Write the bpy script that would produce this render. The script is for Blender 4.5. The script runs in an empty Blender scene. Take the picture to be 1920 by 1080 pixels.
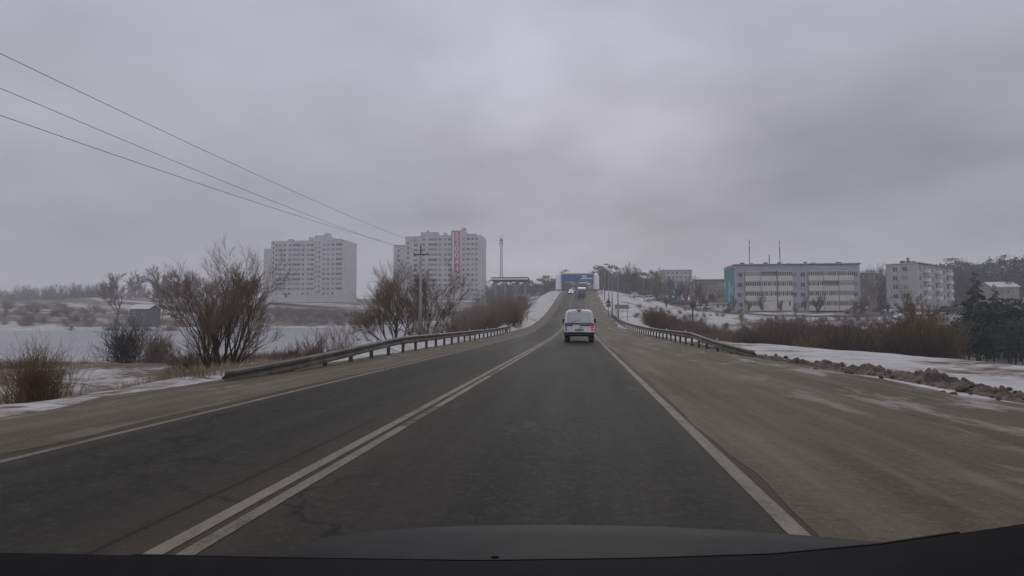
import bpy, math, random
import numpy as np
from mathutils import Vector, Matrix

S = bpy.context.scene
COL = S.collection
R = math.radians

# ------------------------------------------------------------------ camera
F, CX, CY = 1144.0, 960.0, 540.0            # focal length and centre in pixels of the 1920 wide photograph
EYE = Vector((0.0, 0.0, 1.3))
YAW, PITCH = math.atan(128 / F), math.atan(58 / math.hypot(F, 128))
camd = bpy.data.cameras.new('camera')
camd.sensor_width = 36.0
camd.lens = F / 1920 * 36
camd.clip_start, camd.clip_end = 0.05, 9000
cam = bpy.data.objects.new('camera', camd)
COL.objects.link(cam)
cam.location = EYE
cam.rotation_euler = (math.pi / 2 + PITCH, 0, YAW)
S.camera = cam
RM = cam.rotation_euler.to_matrix()

# ------------------------------------------------------------------ sky: low overcast, sun glowing through the cloud ahead
SUN_AZ, SUN_EL = R(1.0), R(17.0)                # azimuth measured to the right of +Y
SUN = Vector((math.sin(SUN_AZ) * math.cos(SUN_EL), math.cos(SUN_AZ) * math.cos(SUN_EL), math.sin(SUN_EL)))
W = bpy.data.worlds.new('World')
S.world = W
W.use_nodes = True
nt = W.node_tree
nt.nodes.clear()
L = nt.links.new
N = nt.nodes.new
out = N('ShaderNodeOutputWorld')
bg = N('ShaderNodeBackground')
bg.inputs[1].default_value = 0.1
sky = N('ShaderNodeTexSky')
sky.sky_type = 'NISHITA'
sky.sun_disc = False
sky.sun_elevation = SUN_EL
sky.sun_rotation = SUN_AZ
tc = N('ShaderNodeTexCoord')


def vmath(op, a=None, b=None):
    n = N('ShaderNodeVectorMath')
    n.operation = op
    for i, v in ((0, a), (1, b)):
        if v is None:
            continue
        if hasattr(v, 'is_linked') or hasattr(v, 'links'):
            L(v, n.inputs[i])
        else:
            n.inputs[i].default_value = v
    return n


def fmath(op, a=None, b=None, clamp=False):
    n = N('ShaderNodeMath')
    n.operation = op
    n.use_clamp = clamp
    for i, v in ((0, a), (1, b)):
        if v is None:
            continue
        if isinstance(v, (int, float)):
            n.inputs[i].default_value = v
        else:
            L(v, n.inputs[i])
    return n.outputs[0]


nrm = vmath('NORMALIZE', tc.outputs['Generated']).outputs[0]
sep = N('ShaderNodeSeparateXYZ')
L(nrm, sep.inputs[0])
zc = fmath('MAXIMUM', sep.outputs[2], 0.0)
den = fmath('ADD', zc, 0.22)
comb = N('ShaderNodeCombineXYZ')
L(fmath('DIVIDE', sep.outputs[0], den), comb.inputs[0])
L(fmath('DIVIDE', sep.outputs[1], den), comb.inputs[1])
comb.inputs[2].default_value = 0.0
shn = vmath('ADD', comb.outputs[0], (4.61, 11.28, 11.34))
shift = shn.outputs[0]


def noise(vec, scale, detail, rough=0.5):
    n = N('ShaderNodeTexNoise')
    n.inputs['Scale'].default_value = scale
    n.inputs['Detail'].default_value = detail
    n.inputs['Roughness'].default_value = rough
    L(vec, n.inputs['Vector'])
    return n.outputs['Fac']


n1 = noise(shift, 0.75, 4, 0.55)
n2 = noise(shift, 2.3, 3, 0.5)
n0 = noise(shift, 0.33, 2, 0.5)
cl = fmath('ADD', fmath('ADD', fmath('MULTIPLY', fmath('SUBTRACT', n1, 0.5), 1.3), fmath('MULTIPLY', fmath('SUBTRACT', n0, 0.5), 1.6)), fmath('MULTIPLY', fmath('SUBTRACT', n2, 0.5), 0.6))
dots = vmath('DOT_PRODUCT', nrm, tuple(SUN)).outputs[1]
glow = fmath('POWER', fmath('MAXIMUM', dots, 0.0), 45.0)
glow = fmath('MULTIPLY', glow, fmath('MAXIMUM', fmath('ADD', 0.9, fmath('MULTIPLY', cl, 1.4)), 0.0))
# CIE overcast: brighter towards the zenith
lum = fmath('ADD', 2.3, fmath('MULTIPLY', zc, 2.9))
lum = fmath('MULTIPLY', lum, fmath('ADD', 1.0, fmath('MULTIPLY', cl, 0.62)))
lum = fmath('ADD', lum, fmath('MULTIPLY', glow, 1.15))
tint = N('ShaderNodeMix')
tint.data_type = 'RGBA'
tint.inputs[6].default_value = (0.985, 1.0, 1.075, 1)
tint.inputs[7].default_value = (1.0, 0.985, 1.21, 1)
L(fmath('MULTIPLY', zc, 2.2, True), tint.inputs[0])
cc = N('ShaderNodeVectorMath')
cc.operation = 'SCALE'
L(tint.outputs[2], cc.inputs[0])
L(lum, cc.inputs['Scale'])
mixs = N('ShaderNodeMix')
mixs.data_type = 'RGBA'
mixs.inputs[0].default_value = 0.99
L(sky.outputs[0], mixs.inputs[6])
L(cc.outputs[0], mixs.inputs[7])
L(mixs.outputs[2], bg.inputs[0])
L(bg.outputs[0], out.inputs[0])

sund = bpy.data.lights.new('sun', 'SUN')
sund.energy = 0.5
sund.angle = R(25)
sund.color = (1.0, 0.97, 0.92)
sun = bpy.data.objects.new('sun', sund)
COL.objects.link(sun)
sun.rotation_euler = (-SUN).to_track_quat('-Z', 'Y').to_euler()
sun.location = (0, 0, 200)

S.view_settings.view_transform = 'Standard'
S.view_settings.look = 'None'
S.view_settings.exposure = 0.5
S.view_settings.gamma = 1.0
S.view_settings.use_curve_mapping = False
S.render.engine = 'CYCLES'
S.cycles.use_denoising = True
S.cycles.max_bounces = 5
S.cycles.diffuse_bounces = 2
S.cycles.glossy_bounces = 2
S.cycles.transparent_max_bounces = 4
S.cycles.volume_bounces = 1
S.render.film_transparent = False


# ------------------------------------------------------------------ helpers
def ray(px, py):
    return (RM @ Vector(((px - CX) / F, -(py - CY) / F, -1.0)))


def P(px, py, Y):
    """world point seen at photograph pixel px,py at forward distance Y"""
    d = ray(px, py)
    return EYE + d * (Y / d.y)


def tag(o, label=None, cat=None, group=None, kind=None):
    if label: o['label'] = label
    if cat: o['category'] = cat
    if group: o['group'] = group
    if kind: o['kind'] = kind
    return o


def empty(name, loc=(0, 0, 0), rz=0.0):
    o = bpy.data.objects.new(name, None)
    COL.objects.link(o)
    o.location = loc
    o.rotation_euler = (0, 0, rz)
    o.empty_display_size = 0.3
    return o


def link(name, me, parent=None, loc=(0, 0, 0), rz=0.0):
    o = bpy.data.objects.new(name, me)
    COL.objects.link(o)
    o.parent = parent
    o.location = loc
    o.rotation_euler = (0, 0, rz)
    return o


def copy_tree(o, parent=None):
    c = o.copy()
    COL.objects.link(c)
    c.parent = parent
    for ch in list(o.children):
        copy_tree(ch, c)
    return c


class MB:
    def __init__(self):
        self.v, self.f, self.m = [], [], []
        self.M = None

    def add(self, vs, fs, mi=0):
        b = len(self.v)
        if self.M is not None:
            vs = [tuple(self.M @ Vector(p)) for p in vs]
        self.v += [tuple(p) for p in vs]
        self.f += [tuple(b + i for i in f) for f in fs]
        self.m += [mi] * len(fs)
        return self

    def box(self, x0, x1, y0, y1, z0, z1, mi=0):
        return self.add([(x0, y0, z0), (x1, y0, z0), (x1, y1, z0), (x0, y1, z0), (x0, y0, z1), (x1, y0, z1), (x1, y1, z1), (x0, y1, z1)],
                        [(0, 3, 2, 1), (4, 5, 6, 7), (0, 1, 5, 4), (1, 2, 6, 5), (2, 3, 7, 6), (3, 0, 4, 7)], mi)

    def quad(self, a, b, c, d, mi=0):
        return self.add([a, b, c, d], [(0, 1, 2, 3)], mi)

    def tube(self, a, b, r0, r1=None, n=8, mi=0, cap=True):
        r1 = r0 if r1 is None else r1
        a, b = Vector(a), Vector(b)
        d = (b - a).normalized()
        u = d.orthogonal().normalized()
        w = d.cross(u)
        vs = []
        for c, r in ((a, r0), (b, r1)):
            for i in range(n):
                t = 2 * math.pi * i / n
                vs.append(tuple(c + (u * math.cos(t) + w * math.sin(t)) * r))
        fs = [(i, (i + 1) % n, n + (i + 1) % n, n + i) for i in range(n)]
        if cap:
            fs += [tuple(range(n - 1, -1, -1)), tuple(range(n, 2 * n))]
        return self.add(vs, fs, mi)

    def loft(self, secs, mi=0, cap=True, closed=True):
        n = len(secs[0])
        vs = [p for s in secs for p in s]
        fs = []
        for k in range(len(secs) - 1):
            for i in range(n if closed else n - 1):
                j = (i + 1) % n
                fs.append((k * n + i, k * n + j, (k + 1) * n + j, (k + 1) * n + i))
        if cap:
            fs.append(tuple(range(n - 1, -1, -1)))
            fs.append(tuple((len(secs) - 1) * n + i for i in range(n)))
        return self.add(vs, fs, mi)

    def mesh(self, name, mats, smooth=False, bevel=0.0):
        me = bpy.data.meshes.new(name)
        me.from_pydata(self.v, [], self.f)
        for m in (mats if isinstance(mats, (list, tuple)) else [mats]):
            me.materials.append(m)
        me.polygons.foreach_set('material_index', self.m)
        if smooth:
            me.polygons.foreach_set('use_smooth', [True] * len(self.f))
        me.update()
        return me

    def build(self, name, mats, parent=None, loc=(0, 0, 0), rz=0.0, smooth=False):
        return link(name, self.mesh(name, mats, smooth), parent, loc, rz)


def np_mesh(name, v, f, mats, mi=None, smooth=False):
    """v (n,3) array, f (m,k) int array"""
    me = bpy.data.meshes.new(name)
    k = f.shape[1]
    me.vertices.add(len(v))
    me.vertices.foreach_set('co', np.asarray(v, dtype=np.float32).ravel())
    me.loops.add(f.size)
    me.loops.foreach_set('vertex_index', f.astype(np.int32).ravel())
    me.polygons.add(len(f))
    me.polygons.foreach_set('loop_start', np.arange(0, f.size, k, dtype=np.int32))
    me.polygons.foreach_set('loop_total', np.full(len(f), k, dtype=np.int32))
    for m in (mats if isinstance(mats, (list, tuple)) else [mats]):
        me.materials.append(m)
    if mi is not None:
        me.polygons.foreach_set('material_index', np.asarray(mi, dtype=np.int32))
    if smooth:
        me.polygons.foreach_set('use_smooth', np.ones(len(f), dtype=bool))
    me.update(calc_edges=True)
    me.validate()
    return me


def smooth01(t):
    t = np.clip(t, 0, 1)
    return t * t * (3 - 2 * t)


_g = np.random.RandomState(5).rand(128, 128)


def vnoise(x, y):
    xi, yi = np.floor(x).astype(int), np.floor(y).astype(int)
    fx, fy = smooth01(x - xi), smooth01(y - yi)
    a, b = _g[xi % 128, yi % 128], _g[(xi + 1) % 128, yi % 128]
    c, d = _g[xi % 128, (yi + 1) % 128], _g[(xi + 1) % 128, (yi + 1) % 128]
    return (a * (1 - fx) + b * fx) * (1 - fy) + (c * (1 - fx) + d * fx) * fy


# ------------------------------------------------------------------ materials
def mat(name, col, rough=0.8, var=0.0, scale=3.0, spec=0.3, col2=None, metal=0.0, bump=0.0, emit=None, estr=0.0, detail=4, coord='Object', stretch=None):
    m = bpy.data.materials.new(name)
    m.use_nodes = True
    t = m.node_tree
    b = t.nodes['Principled BSDF']
    b.inputs['Roughness'].default_value = rough
    b.inputs['Specular IOR Level'].default_value = spec
    b.inputs['Metallic'].default_value = metal
    c4 = (*col, 1)
    b.inputs['Base Color'].default_value = c4
    if emit:
        b.inputs['Emission Color'].default_value = (*emit, 1)
        b.inputs['Emission Strength'].default_value = estr
    if var or col2 or bump:
        tcn = t.nodes.new('ShaderNodeTexCoord')
        vec = tcn.outputs[coord]
        if stretch:
            mp = t.nodes.new('ShaderNodeMapping')
            mp.inputs['Scale'].default_value = stretch
            t.links.new(vec, mp.inputs[0])
            vec = mp.outputs[0]
        nz = t.nodes.new('ShaderNodeTexNoise')
        nz.inputs['Scale'].default_value = scale
        nz.inputs['Detail'].default_value = detail
        nz.inputs['Roughness'].default_value = 0.62
        t.links.new(vec, nz.inputs['Vector'])
        if var or col2:
            r = t.nodes.new('ShaderNodeValToRGB')
            r.color_ramp.elements[0].position = 0.32
            r.color_ramp.elements[1].position = 0.68
            lo = tuple(c * (1 - var) for c in col)
            hi = tuple(min(1, c * (1 + var)) for c in (col2 or col))
            r.color_ramp.elements[0].color = (*lo, 1)
            r.color_ramp.elements[1].color = (*hi, 1)
            t.links.new(nz.outputs['Fac'], r.inputs[0])
            t.links.new(r.outputs[0], b.inputs['Base Color'])
        if bump:
            bp = t.nodes.new('ShaderNodeBump')
            bp.inputs['Strength'].default_value = bump
            bp.inputs['Distance'].default_value = 0.05
            t.links.new(nz.outputs['Fac'], bp.inputs['Height'])
            t.links.new(bp.outputs[0], b.inputs['Normal'])
    return m


class NT:
    """small node-graph helper for the bigger materials"""
    def __init__(self, name):
        self.m = bpy.data.materials.new(name)
        self.m.use_nodes = True
        self.t = self.m.node_tree
        self.b = self.t.nodes['Principled BSDF']
        self.geo = self.t.nodes.new('ShaderNodeNewGeometry').outputs['Position']

    def noise(self, scale, detail=4, rough=0.6, stretch=None, off=(0, 0, 0)):
        vec = self.geo
        mp = self.t.nodes.new('ShaderNodeMapping')
        mp.inputs['Scale'].default_value = stretch or (1, 1, 1)
        mp.inputs['Location'].default_value = off
        self.t.links.new(vec, mp.inputs[0])
        n = self.t.nodes.new('ShaderNodeTexNoise')
        n.inputs['Scale'].default_value = scale
        n.inputs['Detail'].default_value = detail
        n.inputs['Roughness'].default_value = rough
        self.t.links.new(mp.outputs[0], n.inputs['Vector'])
        return n.outputs['Fac']

    def ramp(self, fac, stops):
        r = self.t.nodes.new('ShaderNodeValToRGB')
        el = r.color_ramp.elements
        while len(el) < len(stops):
            el.new(0.5)
        for e, (p, c) in zip(el, stops):
            e.position = p
            e.color = (*c, 1) if not isinstance(c, (int, float)) else (c, c, c, 1)
        self.t.links.new(fac, r.inputs[0])
        return r.outputs[0]

    def math(self, op, a, b=None, clamp=False):
        n = self.t.nodes.new('ShaderNodeMath')
        n.operation = op
        n.use_clamp = clamp
        for i, v in ((0, a), (1, b)):
            if v is None:
                continue
            if isinstance(v, (int, float)):
                n.inputs[i].default_value = v
            else:
                self.t.links.new(v, n.inputs[i])
        return n.outputs[0]

    def mix(self, fac, a, b):
        n = self.t.nodes.new('ShaderNodeMix')
        n.data_type = 'RGBA'
        if isinstance(fac, (int, float)):
            n.inputs[0].default_value = fac
        else:
            self.t.links.new(fac, n.inputs[0])
        for i, v in ((6, a), (7, b)):
            if isinstance(v, tuple):
                n.inputs[i].default_value = (*v, 1)
            else:
                self.t.links.new(v, n.inputs[i])
        return n.outputs[2]

    def attr(self, name):
        n = self.t.nodes.new('ShaderNodeAttribute')
        n.attribute_name = name
        return n.outputs['Fac']

    def xyz(self):
        n = self.t.nodes.new('ShaderNodeSeparateXYZ')
        self.t.links.new(self.geo, n.inputs[0])
        return n.outputs

    def bump(self, h, strength, dist=0.05):
        bp = self.t.nodes.new('ShaderNodeBump')
        bp.inputs['Strength'].default_value = strength
        bp.inputs['Distance'].default_value = dist
        self.t.links.new(h, bp.inputs['Height'])
        self.t.links.new(bp.outputs[0], self.b.inputs['Normal'])

    def done(self, col, rough=0.9, spec=0.2):
        self.t.links.new(col, self.b.inputs['Base Color'])
        if isinstance(rough, (int, float)):
            self.b.inputs['Roughness'].default_value = rough
        else:
            self.t.links.new(rough, self.b.inputs['Roughness'])
        self.b.inputs['Specular IOR Level'].default_value = spec
        return self.m


def ground_material():
    n = NT('snowy_ground')
    sn = n.attr('snow')
    big = n.noise(0.16, 5, 0.62)
    fine = n.noise(1.9, 5, 0.68, off=(3, 7, 1))
    f = n.math('ADD', n.math('MULTIPLY', big, 0.55), n.math('MULTIPLY', fine, 0.45))
    # threshold falls as the snow cover grows
    k = n.math('ADD', f, n.math('SUBTRACT', sn, 1.0))
    k = n.math('MULTIPLY', n.math('ADD', k, 0.035), 9.0, True)
    grass = n.ramp(n.noise(0.55, 5, 0.7, off=(11, 2, 0)), [(0.28, (0.055, 0.042, 0.026)), (0.5, (0.12, 0.092, 0.055)), (0.72, (0.19, 0.155, 0.10))])
    snow = n.ramp(n.noise(0.9, 5, 0.65, off=(1, 5, 0)), [(0.3, (0.35, 0.345, 0.315)), (0.7, (0.56, 0.555, 0.51))])
    n.bump(fine, 0.5, 0.12)
    return n.done(n.mix(k, grass, snow), 0.92, 0.15)


def asphalt_material():
    n = NT('asphalt')
    x = n.xyz()[0]
    streak = n.noise(1.0, 4, 0.6, stretch=(1.5, 0.02, 1), off=(3.3, 0, 0))
    patch = n.noise(0.35, 5, 0.6, stretch=(1, 0.12, 1))
    grit = n.noise(60, 2, 0.6)
    base = n.ramp(streak, [(0.3, (0.016, 0.0155, 0.012)), (0.5, (0.023, 0.022, 0.0165)), (0.7, (0.036, 0.033, 0.025))])
    base = n.mix(n.math('MULTIPLY', n.ramp(patch, [(0.42, 0.0), (0.7, 1.0)]), 0.22), base, (0.052, 0.047, 0.035))
    base = n.mix(n.math('MULTIPLY', n.ramp(grit, [(0.3, 1.0), (0.55, 0.0)]), 0.35), base, (0.012, 0.012, 0.010))
    # dust swept to the middle line and the edges of the carriageway
    def ridge(c, w):
        return n.math('SUBTRACT', 1.0, n.math('DIVIDE', n.math('ABSOLUTE', n.math('SUBTRACT', x, c)), w), True)
    dust = n.math('ADD', n.math('MULTIPLY', ridge(-2.35, 0.9), 0.55), n.math('ADD', n.math('MULTIPLY', ridge(1.9, 0.9), 1.0), n.math('MULTIPLY', ridge(-5.75, 0.8), 1.0)))
    dust = n.math('MULTIPLY', dust, n.math('ADD', 0.35, n.noise(0.8, 4, 0.6, stretch=(1, 0.15, 1))), True)
    col = n.mix(dust, base, (0.080, 0.067, 0.046))
    # wheel tracks, coarse grain, cracks, tar seams
    tracks = n.math('ADD', n.math('ADD', ridge(-1.35, .42), ridge(.4, .42)), n.math('ADD', ridge(-3.2, .4), ridge(-4.6, .4)))
    tracks = n.math('MULTIPLY', tracks, n.math('MULTIPLY', n.noise(0.7, 4, 0.6, stretch=(1, 0.06, 1), off=(2, 8, 0)), 1.1), True)
    col = n.mix(n.math('MULTIPLY', tracks, .45), col, (0.050, 0.046, 0.035))
    coarse = n.noise(14, 6, 0.8)
    col = n.mix(n.math('MULTIPLY', n.ramp(coarse, [(0.5, 0.0), (0.66, 1.0)]), .5), col, (0.078, 0.070, 0.054))
    vor = n.t.nodes.new('ShaderNodeTexVoronoi')
    vor.feature = 'DISTANCE_TO_EDGE'
    vor.inputs['Scale'].default_value = .22
    mp = n.t.nodes.new('ShaderNodeMapping')
    mp.inputs['Scale'].default_value = (.8, 1.25, 1)
    wob = n.t.nodes.new('ShaderNodeVectorMath')
    wob.operation = 'ADD'
    nzc = n.t.nodes.new('ShaderNodeTexNoise')
    nzc.inputs['Scale'].default_value = 1.6
    nzc.inputs['Detail'].default_value = 5
    n.t.links.new(n.geo, nzc.inputs['Vector'])
    n.t.links.new(n.geo, wob.inputs[0])
    n.t.links.new(nzc.outputs['Color'], wob.inputs[1])
    n.t.links.new(wob.outputs[0], mp.inputs[0])
    n.t.links.new(mp.outputs[0], vor.inputs['Vector'])
    crack = n.math('MULTIPLY', n.ramp(vor.outputs['Distance'], [(0.0, 1.0), (0.009, 0.0)]), n.ramp(n.noise(.12, 3, .5, off=(5, 5, 0)), [(0.46, 0.0), (0.56, 1.0)]), True)
    col = n.mix(n.math('MULTIPLY', crack, .8), col, (0.008, 0.008, 0.007))
    seam = n.math('MULTIPLY', ridge(-2.75, .035), n.ramp(n.noise(.5, 3, .6, stretch=(1, .3, 1)), [(0.4, 0.0), (0.5, 1.0)]), True)
    col = n.mix(n.math('MULTIPLY', seam, .8), col, (0.009, 0.009, 0.008))
    salt = n.ramp(n.noise(.9, 6, .7, stretch=(1, .35, 1), off=(7, 3, 0)), [(0.62, 0.0), (0.74, 1.0)])
    col = n.mix(n.math('MULTIPLY', salt, .28), col, (0.16, 0.15, 0.13))
    n.bump(grit, 0.4, 0.012)
    return n.done(col, n.ramp(patch, [(0.35, 0.78), (0.65, 0.92)]), 0.12)


def shoulder_material():
    n = NT('muddy_gravel')
    a = n.noise(0.5, 6, 0.66, stretch=(1, 0.22, 1))
    b = n.noise(5.0, 5, 0.7)
    tr = n.noise(0.9, 4, 0.6, stretch=(1.3, 0.05, 1), off=(4, 0, 0))
    col = n.ramp(a, [(0.28, (0.078, 0.062, 0.031)), (0.5, (0.104, 0.087, 0.053)), (0.72, (0.145, 0.124, 0.08))])
    col = n.mix(n.math('MULTIPLY', n.ramp(tr, [(0.36, 1.0), (0.52, 0.0)]), 0.6), col, (0.055, 0.044, 0.027))
    col = n.mix(n.math('MULTIPLY', n.ramp(b, [(0.3, 1.0), (0.5, 0.0)]), 0.3), col, (0.06, 0.05, 0.038))
    gv = n.noise(22, 4, .75)
    col = n.mix(n.math('MULTIPLY', n.ramp(gv, [(0.55, 0.0), (0.7, 1.0)]), .5), col, (0.22, 0.195, 0.145))
    col = n.mix(n.math('MULTIPLY', n.ramp(gv, [(0.32, 1.0), (0.44, 0.0)]), .5), col, (0.04, 0.032, 0.02))
    ice = n.math('MULTIPLY', n.attr('snow'), n.ramp(n.noise(1.1, 5, 0.7, stretch=(1, 0.28, 1), off=(9, 1, 0)), [(0.54, 0.0), (0.64, 1.0)]), True)
    col = n.mix(ice, col, (0.30, 0.285, 0.24))
    rut = n.noise(1.3, 4, .6, stretch=(1.6, .07, 1), off=(1, 0, 0))
    col = n.mix(n.math('MULTIPLY', n.ramp(rut, [(0.5, 0.0), (0.66, 1.0)]), .45), col, (0.175, 0.155, 0.115))
    n.bump(n.math('ADD', n.math('MULTIPLY', rut, 1.5), b), 0.8, 0.06)
    return n.done(col, 0.88, 0.2)


def paint_material():
    n = NT('worn_road_paint')
    w = n.noise(3.5, 5, 0.75, stretch=(1, 0.4, 1))
    g = n.noise(30, 3, 0.7)
    f = n.math('ADD', n.math('MULTIPLY', w, 0.6), n.math('MULTIPLY', g, 0.4))
    col = n.ramp(f, [(0.36, (0.07, 0.062, 0.045)), (0.46, (0.15, 0.134, 0.098)), (0.66, (0.23, 0.208, 0.155))])
    return n.done(col, 0.8, 0.25)


def ice_material():
    n = NT('pond_ice')
    a = n.noise(0.05, 5, 0.6, stretch=(1, 0.5, 1))
    b = n.noise(0.8, 4, 0.6)
    col = n.ramp(a, [(0.3, (0.18, 0.18, 0.17)), (0.6, (0.27, 0.27, 0.255))])
    n.bump(b, 0.05, 0.02)
    return n.done(col, 0.38, 0.5)


def side_road_material():
    n = NT('packed_snow_road')
    a = n.noise(0.5, 5, 0.65)
    return n.done(n.ramp(a, [(0.35, (0.07, 0.066, 0.056)), (0.55, (0.11, 0.105, 0.092)), (0.72, (0.22, 0.215, 0.195))]), 0.85, 0.25)


def building_material(name, col, streaks=0.25):
    n = NT(name)
    a = n.noise(0.25, 4, 0.6)
    s = n.noise(0.9, 4, 0.65, stretch=(1, 1, 0.12))
    c = n.ramp(a, [(0.3, tuple(v * 0.9 for v in col)), (0.7, tuple(min(1, v * 1.06) for v in col))])
    c = n.mix(n.math('MULTIPLY', n.ramp(s, [(0.35, 1.0), (0.55, 0.0)]), streaks), c, tuple(v * 0.72 for v in col))
    return n.done(c, 0.88, 0.2)


M = dict(
    ground=ground_material(), asphalt=asphalt_material(), shoulder=shoulder_material(), paint=paint_material(), ice=ice_material(),
    side=side_road_material(),
    steel=mat('galvanised_steel', (0.085, 0.075, 0.058), 0.7, 0.35, 1.2, 0.3, bump=0.15, col2=(0.13, 0.118, 0.095)),
    dark_steel=mat('dirty_steel_post', (0.085, 0.078, 0.066), 0.75, 0.3, 4),
    concrete=mat('concrete', (0.30, 0.295, 0.28), 0.9, 0.2, 2, bump=0.2),
    bark=mat('willow_bark', (0.050, 0.042, 0.033), 0.95, 0.35, 6, bump=0.4),
    twig=mat('olive_twig', (0.165, 0.115, 0.062), 0.9, 0.3, 1.5),
    twig_red=mat('reddish_twig', (0.105, 0.060, 0.042), 0.9, 0.3, 1.5),
    twig_grey=mat('grey_twig', (0.175, 0.130, 0.088), 0.9, 0.3, 1.5),
    twig_yellow=mat('ochre_twig', (0.165, 0.110, 0.045), 0.9, 0.3, 1.5),
    twig_dark=mat('dark_twig', (0.040, 0.036, 0.032), 0.95, 0.3, 1.5),
    birch=mat('birch_bark', (0.45, 0.44, 0.41), 0.8, 0.4, 5),
    needle=mat('conifer_needles', (0.020, 0.034, 0.020), 0.9, 0.4, 2),
    needle2=mat('dark_pine_foliage', (0.032, 0.040, 0.028), 0.9, 0.4, 2),
    straw=mat('dry_grass', (0.27, 0.215, 0.135), 0.95, 0.35, 0.6, coord='Object'),
    reed=mat('brown_reed', (0.19, 0.135, 0.08), 0.95, 0.35, 0.6, coord='Object'),
    tower=building_material('pale_tower_panels', (0.56, 0.555, 0.53)),
    tower_trim=mat('grey_roof_edge', (0.22, 0.22, 0.22), 0.8, 0.15),
    lavender=building_material('lavender_facade', (0.37, 0.395, 0.43)),
    cream=building_material('cream_panels', (0.62, 0.60, 0.52), 0.3),
    plinth=mat('grey_plinth', (0.20, 0.205, 0.22), 0.85, 0.15),
    turquoise=mat('turquoise_mural', (0.05, 0.21, 0.22), 0.8, 0.25, 0.4),
    mural_light=mat('mural_pale_green', (0.30, 0.52, 0.48), 0.8, 0.2, 0.6),
    white_block=building_material('whitish_block', (0.43, 0.435, 0.42), 0.5),
    tan_block=building_material('tan_block', (0.27, 0.25, 0.22), 0.4),
    grey_block=building_material('grey_block', (0.17, 0.16, 0.155), 0.4),
    roof_snow=mat('roof_snow', (0.58, 0.575, 0.53), 0.9, 0.08, 1),
    dark_roof=mat('dark_roofing', (0.06, 0.06, 0.062), 0.8, 0.2),
    frame=mat('white_window_frame', (0.60, 0.60, 0.59), 0.6, 0.1),
    pane=mat('window_pane', (0.035, 0.038, 0.043), 0.12, 0.0, spec=0.6),
    pane2=mat('curtained_pane', (0.22, 0.22, 0.215), 0.25, 0.25, 1.2, spec=0.5),
    open_dark=mat('dark_recess', (0.03, 0.03, 0.032), 0.9),
    red=mat('banner_red', (0.40, 0.035, 0.06), 0.7, 0.12, 1),
    teal=mat('banner_teal', (0.10, 0.36, 0.34), 0.7, 0.12, 1),
    white=mat('banner_white', (0.72, 0.70, 0.70), 0.7),
    pipe_white=mat('white_pipe_cladding', (0.84, 0.86, 0.86), 0.45, 0.1, 0.8, spec=0.5),
    pipe_blue=mat('blue_panel', (0.035, 0.135, 0.30), 0.5, 0.2, 0.6, spec=0.4),
    car_white=mat('white_car_paint', (0.62, 0.63, 0.64), 0.3, 0.08, 2, spec=0.5),
    car_van=mat('dirty_white_van_paint', (0.80, 0.82, 0.80), 0.35, 0.10, 1.6, spec=0.5),
    car_black=mat('black_car_paint', (0.02, 0.02, 0.022), 0.25, spec=0.5),
    car_grey=mat('grey_car_paint', (0.16, 0.165, 0.17), 0.3, 0.1, 2, spec=0.5),
    car_dark=mat('dark_blue_grey_paint', (0.055, 0.06, 0.075), 0.3, spec=0.5),
    car_red=mat('dull_red_paint', (0.22, 0.04, 0.035), 0.35, spec=0.5),
    stripe=mat('police_blue_stripe', (0.012, 0.03, 0.12), 0.4, spec=0.4),
    tyre=mat('tyre_rubber', (0.018, 0.018, 0.018), 0.9),
    rim=mat('dusty_rim', (0.16, 0.16, 0.155), 0.5, metal=0.4),
    glass=mat('car_glass', (0.022, 0.025, 0.028), 0.08, spec=0.7),
    rear_glass=mat('rear_glass_painted_sky', (0.60, 0.62, 0.60), 0.08, 0.12, 1.0, spec=0.9),  # pale base colour stands in for the sky reflected in the glass
    tail=mat('tail_lamp_lit', (0.5, 0.02, 0.03), 0.3, emit=(1.0, 0.2, 0.28), estr=.32),
    tail_off=mat('tail_lamp_dark', (0.05, 0.012, 0.012), 0.3),
    lamp_lit=mat('headlamp_lit', (0.9, 0.85, 0.8), 0.3, emit=(1.0, 0.86, 0.80), estr=1.4),
    plastic=mat('black_plastic', (0.006, 0.006, 0.006), 0.8, 0.3, 40, spec=0.1),
    bumper=mat('dark_bumper', (0.03, 0.031, 0.032), 0.7, 0.2, 5),
    bonnet=mat('dark_bonnet_paint', (0.022, 0.022, 0.020), 0.75, 0.25, 6, spec=0.12),
    clod=mat('frozen_mud', (0.060, 0.047, 0.033), 0.95, 0.4, 4, bump=0.5, col2=(0.12, 0.097, 0.07)),
    wire=mat('wire', (0.06, 0.06, 0.062), 0.7),
    sign_back=mat('sign_back_grey', (0.24, 0.24, 0.24), 0.6),
    wood=mat('weathered_wood', (0.055, 0.05, 0.045), 0.9, 0.3, 3),
    wood_wall=mat('dark_weathered_boards', (0.07, 0.066, 0.06), 0.9, 0.3, 1.5),
    brick=mat('reddish_plinth', (0.22, 0.15, 0.10), 0.9, 0.25, 2),
)

# ------------------------------------------------------------------ terrain
_yy = np.array([-200, 0, 40, 60, 80, 100, 130, 160, 200, 230, 260, 300, 350, 450, 5000], float)
_zz = np.array([1.2, 0, -.24, -.28, 0.0, .8, 2.8, 5.4, 9.3, 11.6, 13.0, 14.0, 14.3, 14, 14], float)
_yd = np.arange(-200, 5000, 2.0)
_zd = np.interp(_yd, _yy, _zz)
for _ in range(3):
    _k = np.ones(11) / 11
    _zd = np.convolve(np.pad(_zd, 5, mode='edge'), _k, mode='valid')


def zr(y):
    return np.interp(y, _yd, _zd)


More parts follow.
